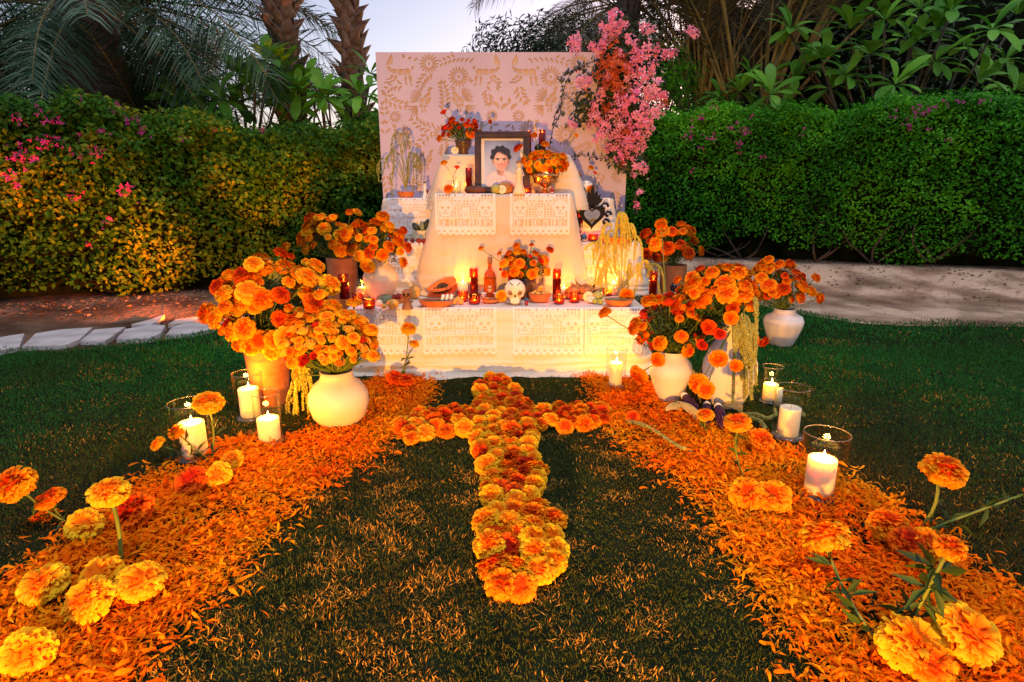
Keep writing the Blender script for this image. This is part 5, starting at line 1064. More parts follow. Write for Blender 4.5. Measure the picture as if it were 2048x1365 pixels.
# ---- the cross of marigold heads
SH = [(958, 770), (985, 752), (1018, 760), (1040, 790), (1062, 815), (1068, 870), (1085, 930), (1088, 1000), (1118, 1045), (1125, 1110), (1108, 1160), (1040, 1200), (1000, 1175), (960, 1150), (955, 1060), (975, 1020), (970, 960), (945, 890), (955, 830), (948, 800)]
LA = [(790, 858), (800, 838), (870, 822), (950, 822), (955, 858), (880, 868), (808, 880)]
RA = [(1060, 820), (1130, 808), (1200, 812), (1224, 830), (1205, 846), (1130, 856), (1062, 850)]
taken = []
def cross(poly_px, arm, kinds_fn, sp, seed, layers=1):
    poly = [tuple(on(a, b, .035)[:2]) for a, b in poly_px]; A = np.array(poly); g = np.random.default_rng(seed); n = 6000
    Q = np.stack([g.uniform(A[:, 0].min(), A[:, 0].max(), n), g.uniform(A[:, 1].min(), A[:, 1].max(), n)], 1); Q = Q[inpoly(Q, poly)]
    ed = lambda x, y: min(abs((poly[i][0]-poly[i-1][0])*(poly[i-1][1]-y)-(poly[i-1][0]-x)*(poly[i][1]-poly[i-1][1]))/math.hypot(poly[i][0]-poly[i-1][0], poly[i][1]-poly[i-1][1]) if 0 <= ((x-poly[i-1][0])*(poly[i][0]-poly[i-1][0])+(y-poly[i-1][1])*(poly[i][1]-poly[i-1][1]))/((poly[i][0]-poly[i-1][0])**2+(poly[i][1]-poly[i-1][1])**2) <= 1 else 9 for i in range(len(poly)))
    for x, y in Q:
        if ed(x, y) < .012 or any((x-a)**2+(y-b_)**2 < sp*sp for a, b_ in taken): continue
        taken.append((x, y)); e = min(min(math.hypot(x-p[0], y-p[1]) for p in poly)/.09, 1)
        k = kinds_fn(x, y, g); r = .043*g.uniform(.85, 1.15)*(1+.12*(y < 2))
        o = bloom(k, Vector((x, y, .028+.022*e*g.random())), r, (g.normal(0, .35), -.25+g.normal(0, .35), 1), None, 'marigold_flower')
        cn = dict(orange='orange', deep='dark orange', yellow='yellow')[k]
        if arm == 'upright':
            xs2 = [q_[0] for q_ in poly if abs(q_[1]-y) < .35] or [x]; f_ = (x-min(xs2))/(max(xs2)-min(xs2)+1e-6); sd_ = 'left edge' if f_ < .33 else 'right edge' if f_ > .67 else 'middle'
            pt = 'nearest end' if y < 1.62 else 'near part' if y < 1.95 else 'narrow waist' if y < 2.4 else 'below the arms' if y < 2.72 else 'at the crossing' if y < 3.05 else 'far end'
            lb = f'{cn} marigold head on the {sd_} of the cross upright, {pt}'
        else:
            f_ = abs(x-on(1005, 840).x); pt = 'outer tip' if f_ > .42 else 'outer half' if f_ > .3 else 'inner half'; lb = f'{cn} marigold head in the {pt} of the {arm} of the flower cross'
        o['label'] = lb; o['category'] = 'flower'; o['group'] = lb.replace('head', 'heads', 1)
def ks(x, y, g):
    p = {'yellow': .22, 'orange': .4, 'deep': .38} if y > 2.75 else ({'yellow': .68, 'orange': .22, 'deep': .10} if x < on(1010, 900).x or y < 1.75 else {'yellow': .3, 'orange': .4, 'deep': .3})
    u = g.random(); 
    for k, v in p.items():
        u -= v
        if u < 0: return k
    return 'orange'
cross(SH, 'upright', ks, .054, 1)
cross(LA, 'left arm', lambda x, y, g: g.choice(['yellow', 'orange', 'deep', 'orange']), .057, 2); cross(RA, 'right arm', lambda x, y, g: g.choice(['yellow', 'orange', 'deep', 'orange', 'orange']), .057, 3)
# ================================================================ FOOD, SKULLS AND SMALL THINGS ON THE ALTAR
def pl(px, py, z=None, Y=None):
    z = Z1 if z is None else z
    b = at(px, py, Y) if Y else onz(px, py, z); b.z = z; return b, mpp(b)
def fruit(name, lab, cat, px, py, rpx, m, z=None, Y=None, sq=(1, 1, .9), nz=.05, group=None, rot=None, seed=0, stalk=False):
    b, s_ = pl(px, py, z, Y); r = rpx*s_; mb = MB(); mb.ball((0, 0, r*sq[2]*(.97 if rot is None else .9)), tuple(r*k for k in sq), 16, 10, 0, nz, 2, seed, rot)
    if stalk: mb.tube([(0, 0, 2*r*sq[2]*.93), (r*.1, 0, 2*r*sq[2]*1.1)], r*.06, 5, 1)
    return tag(obj(name, mb, [m, M['bark']], loc=b), lab, cat, group)
def dish(name, lab, px, py, wpx, hpx, m, z=None, Y=None, cat='dish', sy=.8, deep=.85):
    b, s_ = pl(px, py, z, Y); r = wpx*s_/2; h = hpx*s_
    o = obj(name, MB().lathe([(.0001, .001), (r*.66, .001), (r*.74, h*.1), (r*.93, h*.7), (r*.97, h), (r, h*1.03), (r*.965, h*1.05), (r*.92, h*.98), (r*.86, h*.7), (r*.68, h*(1-deep)), (.0001, h*(1-deep))], 32, sy=sy), m, loc=b)
    return tag(o, lab, cat), b, r, h
def half(name, lab, px, py, rpx, skin, flesh, face=(-.35, -1, .35), z=None, Y=None, seeds=True):
    b, s_ = pl(px, py, z, Y); r = rpx*s_; t = thing(name, lab, 'fruit', b); q = Vector(face).to_track_quat('Z', 'Y').to_matrix(); c = Vector((0, 0, r*.93))
    mb = MB(); seg = 16; V = []
    mb.lathe([(.001, -r*.85), (r*.45, -r*.75), (r*.82, -r*.42), (r, 0)], seg); mb.v = [tuple(q @ Vector(v)+c) for v in mb.v]; obj('skin', mb, skin, t, loc=b)
    mb = MB(); mb.lathe([(r*.99, 0), (r*.93, r*.02), (r*.3, .001), (.0005, 0)], seg); mb.v = [tuple(q @ Vector(v)+c) for v in mb.v]; obj('cut_face', mb, flesh, t, loc=b)
    if seeds:
        mb = MB()
        for k in range(4): a = k*1.57; mb.ball((math.cos(a)*r*.2, math.sin(a)*r*.2, r*.02), (r*.06, r*.1, r*.03), 6, 4)
        mb.v = [tuple(q @ Vector(v)+c) for v in mb.v]; obj('pips', mb, M['mole'], t, loc=b)
def heap(items, name, cat, group=None):
    for it in items: fruit(name, it[0], cat, *it[1:4], it[4], z=it[5] if len(it) > 5 else None, group=group, seed=it[1])
# left end
fruit('mango', 'yellow mango at the left front of the lowest tier', 'fruit', 786, 617, 12, M['ginger'], sq=(1.05, .8, .78), seed=1)
fruit('tejocote', 'small orange fruit left of the yellow mango', 'fruit', 768, 618, 6, M['ginger'], seed=2)
fruit('chayote', 'pale green squash lying behind the mango', 'squash', 770, 606, 14, M['squash'], sq=(1.2, .8, .62), seed=3, nz=.12)
fruit('garlic_bulb', 'small white garlic bulb left of the squash', 'garlic', 759, 612, 7, M['bone'], nz=.15, seed=4)
fruit('quince', 'large dull yellow pear shaped fruit behind the clay skull figure', 'fruit', 829, 598, 13, M['ginger'], sq=(.95, .95, 1.05), nz=.08, seed=5, stalk=True)
_, b, r, h = dish('clay_bowl', 'small clay bowl of dark red prickly pears', 796, 606, 28, 9, M['terra'], cat='bowl')
for k, (dx, dz) in enumerate(((-.45, .4), (.1, .7), (.5, .5))):
    tag(obj('prickly_pear', MB().ball((0, 0, 0), (r*.36, r*.34, r*.5), 12, 8, 0, .08, 3, k), M['berry'], loc=b+Vector((dx*r, 0, h*.9+dz*r*.5))), ('leftmost', 'topmost', 'rightmost')[k]+' dark red prickly pear in the small clay bowl', 'fruit')
# clay skull figure
b, s_ = pl(815, 618); u = s_; t = thing('clay_figure', 'brown clay figure with a big skull head holding its hands up', 'figurine', b)
obj('robe', MB().lathe([(.0001, 0), (11*u, 0), (10*u, 2*u), (8*u, 10*u), (6*u, 17*u), (3*u, 20*u)], 18, ribs=9, ra=.08), M['clay'], t, loc=b)
mb = MB(); mb.ball((0, 0, 30*u), (10*u, 9*u, 10.5*u), 16, 12); mb.ball((0, -3*u, 22*u), (6*u, 5*u, 5*u), 10, 8); obj('skull_head', mb, M['clay'], t, loc=b)
mb = MB()
for s in (-1, 1): mb.ball((s*4*u, -8*u, 30*u), (2.8*u, 1.6*u, 3.2*u), 10, 6)
mb.ball((0, -8.6*u, 26*u), (1.2*u, 1*u, 1.8*u), 6, 5); obj('eye_sockets', mb, M['black'], t, loc=b)
mb = MB()
for s in (-1, 1): mb.tube([(s*5*u, 0, 15*u), (s*11*u, -2*u, 14*u), (s*10*u, -4*u, 24*u)], [2*u, 1.8*u, 1.5*u], 6)
obj('arms', mb, M['clay'], t, loc=b)
# oval dish with dark sauce and white rolls
_, b, r, h = dish('oval_dish', 'oval terracotta dish of dark mole with three white rolls', 873, 613, 74, 13, M['terragl'], sy=.62, deep=.9)
tag(obj('dark_mole', MB().lathe([(.0001, 0), (r*.84, 0)], 28, sy=.62), M['mole'], loc=b+Vector((0, 0, h*.72))), 'dark mole sauce filling the oval terracotta dish', 'food')
for k, dx in enumerate((.28, .5, .72)):
    mb = MB(); L = .05; mb.tube([(0, 0, 0), (.004, .0, L*.1), (.012, .012, L*.9), (.013, .013, L)], [.006, .0105, .0105, .006], 10)
    tag(obj('rolled_tamale', mb, M['white'], loc=b+Vector((dx*r, -.01+.01*k, h*.6))), ('leftmost', 'middle one', 'rightmost')[k]+' of the three white rolls standing in the dark mole', 'food')
# papaya halves
for k, (px, py, dz, fl) in enumerate(((882, 598, .038, 1), (884, 596, .0, -1))):
    b, s_ = pl(px, py); t = thing('papaya_half', ('upper papaya half showing its dark seeded hollow', 'lower papaya half with its orange flesh facing out')[k], 'fruit', b+Vector((0, .03, dz)))
    rot = Matrix.Rotation(R(-20), 3, 'Y') @ Matrix.Rotation(R(70 if k else 55), 3, 'X'); L, W_ = 33*s_, 12.5*s_
    def pf(a, rr): return Vector((math.cos(a)*L*rr, math.sin(a)*W_*rr*(1+.35*math.cos(a)), 0))
    mb = MB(); n = 24; V = []
    for q_, dd in ((1, 0), (.93, -.35), (.7, -.75), (.3, -.97), (.02, -1)):
        for i in range(n): p = pf(2*PI*i/n, q_); p.z = dd*W_; V.append(rot @ p+Vector((0, 0, W_*1.15)))
    mb.add(V, [(j*n+i, j*n+(i+1) % n, (j+1)*n+(i+1) % n, (j+1)*n+i) for j in range(4) for i in range(n)]); obj('skin', mb, M['papaya'], t, loc=t.location)
    V = []; mb = MB()
    for q_, dd in ((1, 0), (.82, .02), (.55, .0), (.5, -.12), (.2, -.3), (.02, -.34)):
        for i in range(n): p = pf(2*PI*i/n, q_); p.z = dd*W_; V.append(rot @ p+Vector((0, 0, W_*1.15)))
    mb.add(V, [(j*n+i, j*n+(i+1) % n, (j+1)*n+(i+1) % n, (j+1)*n+i) for j in range(5) for i in range(n)]); obj('flesh', mb, M['pulp'], t, loc=t.location)
    mb = MB(); g = random.Random(k)
    for i in range(46): p = pf(g.uniform(0, 6.28), .5*g.random()); p.z = -.12*W_; mb.ball(rot @ p+Vector((0, 0, W_*1.15)), W_*.13, 6, 4)
    obj('seeds', mb, M['avocado'], t, loc=t.location)
GY = 'small yellow fruits before the amber votives'
for k, (px, py, z_) in enumerate(((909, 609, 0), (922, 609, 0), (916, 604, .014))): fruit('tejocote', ('left lower', 'right lower', 'top')[k]+' one of three small yellow fruits beside the ribbed votives', 'fruit', px, py, 6, M['ginger'], group=GY, seed=20+k, z=Z1+z_, stalk=True)
# liquor bottle
b, s_ = pl(980, 590); u = s_; t = thing('liquor_bottle', 'square glass bottle of amber liquor with a stopper and label', 'bottle', b)
mb = MB(); P_ = [(11, 0), (12, 2), (12, 42), (10, 50), (4.5, 56), (3.6, 60), (3.6, 68), (4.4, 70)]
mb.lathe([(.0001, .001)]+[(a*u, z*u+.001) for a, z in P_], 24, sy=.62); obj('glass', mb, M['paleamber'], t, loc=b)
obj('liquor', MB().lathe([(.0001, .003), (10.8*u, .004), (10.9*u, 38*u), (.0001, 38*u)], 24, sy=.6), M['liquor'], t, loc=b)
obj('label', MB().box((0, -7.9*u, 20*u), (10*u, .0012, 15*u)), M['clay'], t, False, loc=b)
mb = MB()
for zz, ww in ((25, 7), (22, 5), (18, 8), (15, 5)): mb.box((0, -8.15*u, zz*u), (ww*u, .0008, 1.1*u))
obj('label_lines', mb, M['bone'], t, False, loc=b)
obj('stopper', MB().lathe([(.0001, 68*u), (4.2*u, 68*u), (4.6*u, 70*u), (4.6*u, 79*u), (3.8*u, 81*u), (.0001, 81*u)], 14), M['clay'], t, loc=b)
for px, lab in ((968, 'left'), (993, 'right')):
    b, s_ = pl(px, 597); t = thing('shot_glass', f'small patterned shot glass just {lab} of the liquor bottle', 'cup', b)
    obj('glass', MB().lathe([(.0001, .001), (5*s_, .001), (6.2*s_, 12*s_), (5.6*s_, 12*s_), (4.5*s_, 2*s_), (.0001, 2*s_)], 16), M['white'], t, loc=b); mb = MB()
    for i in range(10):
        for j in range(2): a = i*.63+j*.3; rr = (5.5+j*.5)*s_; mb.ball((math.cos(a)*rr, math.sin(a)*rr, (4+j*4.5)*s_), 1.4*s_, 6, 4)
    obj('painted_dots', mb, M['clay'], t, loc=b)
_, b, r, h = dish('shallow_dish', 'shallow terracotta dish of small rolls below the liquor bottle', 981, 606, 38, 8, M['terragl'])
tag(obj('bread_roll', MB().ball((0, 0, 0), (.02, .015, .012), 12, 8, 0, .1), M['bread'], loc=b+Vector((-.02, 0, .026))), 'small bread roll in the shallow dish under the liquor bottle', 'bread')
lz = on(1003, 604, Z1); tag(bloom('yellow', lz+Vector((0, 0, .038)), .040, (0, -.8, .45), None, 'marigold_flower'), 'yellow marigold head leaning against the big sugar skull', 'flower')
lz = on(1255, 606, Z1); tag(bloom('orange', at(1253, 592, lz.y-.03), .050, (0, -.8, .5), None, 'marigold_flower'), 'orange marigold head resting on the dish under the yellow amaranth', 'flower')
# skulls
def skull(lab, px, py, hpx, m, md, z=None, Y=None, deco=None, wide=1.0, name='sugar_skull'):
    b, s_ = pl(px, py, z, Y); h = hpx*s_; t = thing(name, lab, 'skull', b); mb = MB()
    mb.ball((0, .04*h, .60*h), (.41*h*wide, .42*h, .40*h), 28, 20); mb.ball((0, -.08*h, .26*h), (.25*h*wide, .26*h, .26*h), 20, 12)
    for s in (-1, 1): mb.ball((s*.24*h*wide, -.20*h, .40*h), (.10*h, .12*h, .07*h), 12, 8); mb.ball((s*.18*h*wide, -.28*h, .62*h), (.15*h, .06*h, .05*h), 12, 8)
    obj('cranium', mb, m, t, loc=b); mb = MB()
    for s in (-1, 1): obj('eye_socket', MB().ball((s*.17*h*wide, -.305*h, .51*h), (.105*h, .06*h, .10*h), 16, 10), md, t, loc=b)
    obj('nose', MB().prism([(-.05*h, .36*h), (.05*h, .36*h), (0, .45*h)], -.362*h, -.30*h), M['black'], t, False, loc=b)
    mb = MB()
    for i in range(7):
        for j in range(2): a = (i-3)*.19; mb.box((math.sin(a)*.26*h, -.09*h-math.cos(a)*.265*h, (.25-j*.085)*h), (.045*h, .02*h, .07*h))
    obj('teeth', mb, M['white'] if m is not M['black'] else M['bone'], t, False, loc=b); mb = MB()
    for s in (-1, 1): mb.tube([(s*.03*h, -.32*h, .72*h), (s*.10*h, -.30*h, .82*h), (s*.20*h, -.20*h, .90*h)], .014*h, 5); mb.tube([(s*.30*h*wide, -.18*h, .36*h), (s*.2*h, -.3*h, .15*h)], .016*h, 5)
    for k in range(9): a = -1.2+k*.3; mb.ball((math.sin(a)*.36*h*wide, -.20*h+abs(math.sin(a))*.15*h, .80*h+math.cos(a)*.08*h), .018*h, 6, 4)
    for s in (-1, 1):
        for k in range(8): a = k*PI/4; mb.ball((s*.17*h*wide+math.cos(a)*.135*h, -.335*h, .51*h+math.sin(a)*.13*h), .014*h, 6, 4)
    obj('painted_lines', mb, deco or M['black'], t, loc=b)
skull('big cream sugar skull with red eye sockets in the middle of the lowest tier', 1030, 609, 50, M['bone'], M['clay'])
skull('black and white painted skull on the upper tier at right, by the orange blooms', 1172, 388, 34, M['white'], M['black'], Z3, Y=4.5)
skull('tiny blue skull with white eye rings on the second tier by the tin heart', 1168, 484, 16, M['blue'], M['black'], Z2, deco=M['white'])
skull('small black skull with white painted eyes at the right end of the lowest tier', 1300, 609, 18, M['black'], M['purple'], deco=M['white'])
skull('small red skull with white rings under the copper bowl', 1104, 386, 12, M['redwax'], M['black'], ZC, Y=4.03, deco=M['white'])
skull('small black and white skull candle holder on the top step behind the copper bowl', 1077, 307, 20, M['black'], M['black'], Z4, Y=4.33, deco=M['white'])
skull('small dark skull ornament with white lines at the right end behind the bean bowl', 1349, 590, 24, M['black'], M['black'], deco=M['white'])
def figurine(lab, px, py, hpx, m1, m2, z, Y):
    b, s_ = pl(px, py, z, Y); u = hpx*s_; t = thing('figurine', lab, 'figurine', b)
    obj('gown', MB().lathe([(.0001, 0), (.20*u, 0), (.19*u, .03*u), (.11*u, .3*u), (.07*u, .55*u), (.10*u, .68*u), (.06*u, .78*u), (.02*u, .8*u)], 18, ribs=6, ra=.05), m1, t, loc=b)
    obj('head', MB().ball((0, 0, .86*u), (.075*u, .075*u, .09*u), 14, 10), m1, t, loc=b); mb = MB(); mb.ball((0, 0, .95*u), (.10*u, .08*u, .05*u), 12, 6)
    for s in (-1, 1): mb.ball((s*.03*u, -.07*u, .88*u), .016*u, 6, 4)
    obj('face_and_hair', mb, m2, t, loc=b); mb = MB()
    for s in (-1, 1): mb.tube([(s*.09*u, 0, .70*u), (s*.15*u, -.03*u, .55*u), (s*.05*u, -.10*u, .52*u)], .02*u, 5)
    obj('arms', mb, m1, t, loc=b)
figurine('slim white skeleton lady figurine right of the portrait', 1038, 386, 64, M['cream'], M['clay'], ZC, 4.03)
figurine('small black and white skeleton figurine at the left end of the upper tier', 850, 390, 32, M['white'], M['black'], Z3, 4.46)
# mid right: bowl of fruit pieces
_, b, r, h = dish('fruit_bowl', 'yellow glazed bowl heaped with fruit pieces right of the sugar skull', 1079, 604, 46, 17, M['terragl'], cat='bowl', sy=.85, deep=.5)
for k, (dx, dy, dz) in enumerate(((-.6, -.1, .0), (-.15, -.3, .02), (.35, -.2, .02), (.65, 0, 0), (0, .1, .34), (.1, -.1, .55), (-.35, .2, .1), (.4, .3, .12))):
    tag(obj('fruit_piece', MB().ball((0, 0, 0), (.019, .014, .013), 10, 7, 0, .2, 3, k), M['ginger'], loc=b+Vector((dx*r, dy*r, h*.98+dz*r))), ['far left', 'front left', 'front right', 'far right', 'upper middle', 'topmost', 'rear left', 'rear right'][k]+' golden fruit piece in the yellow glazed bowl', 'fruit', 'golden fruit pieces heaped in the bowl')
b, s_ = pl(1053, 611); t = thing('tiny_pot', 'tiny purple pot in front of the sugar skull and bowl', 'pot', b); obj('pot', MB().lathe([(.0001, 0), (3*s_, 0), (4*s_, 9*s_), (.0001, 9*s_)], 12), M['redwax'], t, loc=b); obj('plant', MB().ball((0, 0, 11*s_), 4*s_, 10, 6, 0, .2), M['blue'], t, loc=b)
# loaves
_, b, r, h = dish('bread_dish', 'terracotta dish under the two sugared round loaves', 1158, 598, 62, 12, M['terragl'])
for k, (dx, lab) in enumerate(((-.42, 'left'), (.40, 'right'))):
    c = b+Vector((dx*r, -.01, h*.9)); t = thing('round_loaf', f'{lab} one of two domed sugared loaves of dead bread with crossed bone strips', 'bread', c)
    obj('crust', MB().ball((0, 0, .022), (.052, .045, .034), 20, 12, 0, .04, 3, k), M['bread'], t, loc=c); mb = MB()
    for a in (0, 2.1, 4.2): mb.tube([(math.cos(a)*.053*q_, math.sin(a)*.046*q_, .022+.036*math.sqrt(max(0, 1-q_*q_))) for q_ in (.98, .8, .6, .35, .1)], [.009, .006, .010, .006, .009], 8)
    mb.ball((0, 0, .060), .011, 10, 6); obj('bone_strips', mb, M['bread'], t, loc=c)
half('apple_half', 'cut pale fruit half facing left beside the limes', 1176, 604, 11, M['apple'], M['flesh'], (-.5, -1, .3)); half('apple_half', 'cut pale fruit half lying face up before the green fruit', 1183, 607, 9, M['apple'], M['flesh'], (0, -.7, 1))
fruit('guava', 'whole green fruit behind the cut fruit halves', 'fruit', 1195, 604, 12, M['apple'], seed=31, stalk=True)
fruit('lime', 'small yellow lime under the green fruit, left one', 'fruit', 1190, 608, 6, M['lime'], seed=32); fruit('lime', 'small yellow lime nearest the dish, right one', 'fruit', 1201, 609, 6, M['lime'], seed=33)
_, b, r, h = dish('terracotta_dish', 'shallow orange terracotta dish at the front right of the lowest tier', 1237, 612, 60, 13, M['terragl'], sy=.7)
mb = MB(); g = random.Random(4)
for k in range(16): a = g.uniform(-.5, .5); x = g.uniform(-.7, .7)*r; mb.tube([(x-.03, g.uniform(-.4, .4)*r*.6, h*.85+.002*k*.3), (x+.03*math.cos(a), g.uniform(-.4, .4)*r*.6, h*.95)], .003, 5)
tag(obj('pale_strips', mb, M['husk'], loc=b), 'pale strips of food piled in the front right dish', 'food')
_, b, r, h = dish('bean_bowl', 'yellow bowl of black beans at the right end of the lowest tier', 1333, 606, 42, 16, M['terragl'], cat='bowl')
mb = MB(); g = random.Random(5)
for k in range(70): a = g.uniform(0, 6.28); q_ = math.sqrt(g.random())*.86; mb.ball((math.cos(a)*r*q_, math.sin(a)*r*q_*.8, h*.92), (.005, .0035, .003), 6, 4)
tag(obj('black_beans', mb, M['mole'], loc=b, kind='stuff'), 'black beans filling the yellow bowl at the right end', 'food')
# dark banana-leaf husks behind the loaves
b, s_ = pl(1165, 588); t = thing('dried_leaves', 'fan of dark dried leaves behind the sugared loaves', 'leaves', b)
for k, (dx, dz, w_) in enumerate(((-26, 34, 9), (-18, 44, 9), (-6, 30, 8), (10, 26, 9), (26, 30, 9), (32, 20, 8))):
    mb = MB(); mb.add([(0, 0, 0), (dx*.5*s_-w_*s_*.5, -.01, dz*.6*s_), (dx*.5*s_+w_*s_*.6, -.02, dz*.5*s_), (dx*s_, -.01, dz*s_), (dx*.5*s_, .008, dz*.55*s_)], [(0, 4, 1), (0, 2, 4), (1, 4, 3), (4, 2, 3)]); obj('leaf', mb, M['husk'] if k == 1 else M['avocado'], t, False, loc=b)
# second tier left: bowl with avocados
_, b, r, h = dish('tan_bowl', 'tan bowl of dark avocados and green squash on the second tier at left', 846, 482, 44, 20, M['cream'], Z2, cat='bowl', deep=.6)
for k, (dx, dz, ry, m_) in enumerate(((-.55, .3, -40, 'avocado'), (.0, .35, -10, 'squash'), (.35, .55, 25, 'avocado'), (.6, .2, 50, 'squash'))):
    tag(obj('avocado' if m_ == 'avocado' else 'green_squash', MB().ball((0, 0, 0), (.022, .022, .042), 14, 10, 0, .1, 3, k, Matrix.Rotation(R(ry), 3, 'Y')), M[m_], loc=b+Vector((dx*r, 0, h*.95+dz*r))), ['black avocado at the left of the tan bowl', 'green squash in the middle of the tan bowl', 'tall black avocado at the right of the tan bowl', 'green squash at the right rim of the tan bowl'][k], 'vegetable')
for k, (px, py, rp) in enumerate(((825, 486, 5), (838, 487, 6), (850, 489, 7), (812, 484, 4))): fruit('red_fruit', ['small', 'round', 'larger', 'tiny'][k]+' dark red fruit at the foot of the tan bowl', 'fruit', px, py, rp, M['berry'], z=Z2, seed=40+k)
# second tier right
_, b, r, h = dish('terracotta_dish', 'red glazed dish on the second tier behind the yellow amaranth', 1232, 487, 62, 12, M['terragl'], Z2)
for k, (px, py, rp) in enumerate(((1205, 486, 8), (1258, 487, 8))): fruit('red_fruit', ['left', 'right'][k]+' dark fruit beside the red glazed dish', 'fruit', px, py, rp, M['berry'], z=Z2, seed=50+k)
# black tin heart with mirror
b = at(1183, 452, 4.33); b.z = at(1183, 452, 4.33).z; u = mpp(b)*1.25; b.z -= .03; t = thing('tin_heart', 'black tin sacred heart with flames and scrolls round a heart shaped mirror', 'wall ornament', b)
def heart(k, n=40):
    out = []
    for i in range(n): a = 2*PI*i/n; out.append((16*math.sin(a)**3*k*u, (13*math.cos(a)-5*math.cos(2*a)-2*math.cos(3*a)-math.cos(4*a)+17)*k*u))
    return out
o = obj('heart_plate', MB().prism(heart(1.3), -.006, 0), M['black'], t, False, loc=b); mb = MB(); pts = [(x, z+8.5*u) for x, z in heart(.80)]; mb.prism(pts, -.010, -.0065); obj('heart_mirror', mb, M['mirror'], t, False, loc=b)
for k, a in enumerate((-46, -31, -15, 0, 15, 31, 46)):
    ar = R(a); L = (26 if k in (2, 4) else 34 if k == 3 else 26-abs(a)*.12)*u; w_ = 3.3*u; mb = MB(); ca, sa = math.cos(ar), math.sin(ar); z0 = 34*u
    P2 = [(-w_*.4, 0), (-w_*.8, L*.5), (-w_*.9, L*.85), (0, L*1.1), (w_*.9, L*.85), (w_*.8, L*.5), (w_*.4, 0)]; mb.prism([(x*ca+z*sa, z*ca-x*sa+z0) for x, z in P2], -.006-.0009*(k % 2), -.0005*(k+1)); obj('flame_plume', mb, M['black'], t, False, loc=b)
for s in (-1, 1):
    for z0, x0, rr in ((36, 19, 7), (24, 25, 6), (12, 22, 6)):
        mb = MB(); mb.tube([((x0*s+s*math.cos(q_*.9)*rr*(1-q_*.12))*u, -.004, (z0+math.sin(q_*.9)*rr*(1-q_*.12))*u) for q_ in range(7)], 2.2*u, 6); obj('scroll', mb, M['black'], t, loc=b)
# upper tier
_, b, r, h = dish('terracotta_dish', 'orange terracotta dish of soil under the hanging plants on the upper tier at left', 812, 390, 36, 12, M['terragl'], Z3, Y=4.5)
tag(bloom('deep', at(1153, 374, 4.46), .035, (0, -.7, .6), None, 'marigold_flower'), 'red marigold head left of the black and white skull', 'flower'); tag(bloom('orange', at(1182, 379, 4.44), .031, (0, -.7, .6), None, 'marigold_flower'), 'orange marigold head right of the black and white skull', 'flower')
tag(bloom('orange', at(897, 378, 4.03), .031, (0, -.7, .6), None, 'marigold_flower'), 'orange marigold head at the left end of the central box top', 'flower')
half('orange_half', 'cut orange half beside the red marigold on the upper tier', 1140, 384, 8, M['papaya'], M['pulp'], (.2, -1, .2), Z3, 4.44)
# central box top
fruit('seeded_loaf', 'long dark seeded loaf in front of the portrait', 'bread', 951, 387, 20, M['dbread'], ZC, 4.06, (1.15, .6, .42), .12, seed=60)
fruit('dead_bread', 'braided brown loaf leaning on the portrait glass', 'bread', 1010, 387, 16, M['bread'], ZC, 4.09, (1.05, .7, .72), .16, seed=61)
fruit('green_apple', 'whole yellow green apple before the portrait', 'fruit', 992, 387, 10, M['apple'], ZC, 4.05, seed=62, stalk=True); half('apple_half', 'cut green apple half before the portrait', 1004, 387, 9, M['apple'], M['flesh'], (.1, -1, .3), ZC, 4.035)
half('apple_half', 'cut green apple half on the top step by the red flowers', 910, 307, 8, M['apple'], M['flesh'], (0, -1, .3), Z4, 4.33)
fruit('tejocote', 'tiny orange fruit right of the white figurine', 'fruit', 1067, 387, 4, M['ginger'], ZC, 4.05, seed=63); fruit('walnut', 'dark nut beside the foot of the copper bowl', 'nut', 1074, 387, 4, M['dbread'], ZC, 4.05, seed=64)
# ================================================================ AMARANTH
def beads(path, rad, n, seed, taper=True):
    g = np.random.default_rng(seed); P = np.array([tuple(p) for p in path]); t = g.random(n)*(len(P)-1); i = np.minimum(t.astype(int), len(P)-2); f = (t-i)[:, None]
    c = P[i]*(1-f)+P[i+1]*f; k = (1-.55*(t/(len(P)-1))) if taper else np.ones(n); d = g.normal(size=(n, 3)); d /= np.linalg.norm(d, axis=1, keepdims=True)
    return c+d*(rad*k)[:, None], d
OCT_V = [(1, 0, 0), (-1, 0, 0), (0, 1, 0), (0, -1, 0), (0, 0, 1), (0, 0, -1)]; OCT_F = [(0, 2, 4), (2, 1, 4), (1, 3, 4), (3, 0, 4), (2, 0, 5), (1, 2, 5), (3, 1, 5), (0, 3, 5)]
def tassel(t, path, rad, n, m, seed, br=.0035):
    P, d = beads(path, rad, n, seed); me = stamp('tassel', OCT_V, OCT_F, P-np.array([tuple(t.location)]), frames(d, np.zeros(n)), np.random.default_rng(seed).uniform(.7, 1.3, n)*br, m); link('tassel', me, t, world=False)
def arc(a, b_, c_, n=12):
    a, b_, c_ = Vector(a), Vector(b_), Vector(c_); return [a*(1-t)**2+b_*2*t*(1-t)+c_*t*t for t in [i/n for i in range(n+1)]]
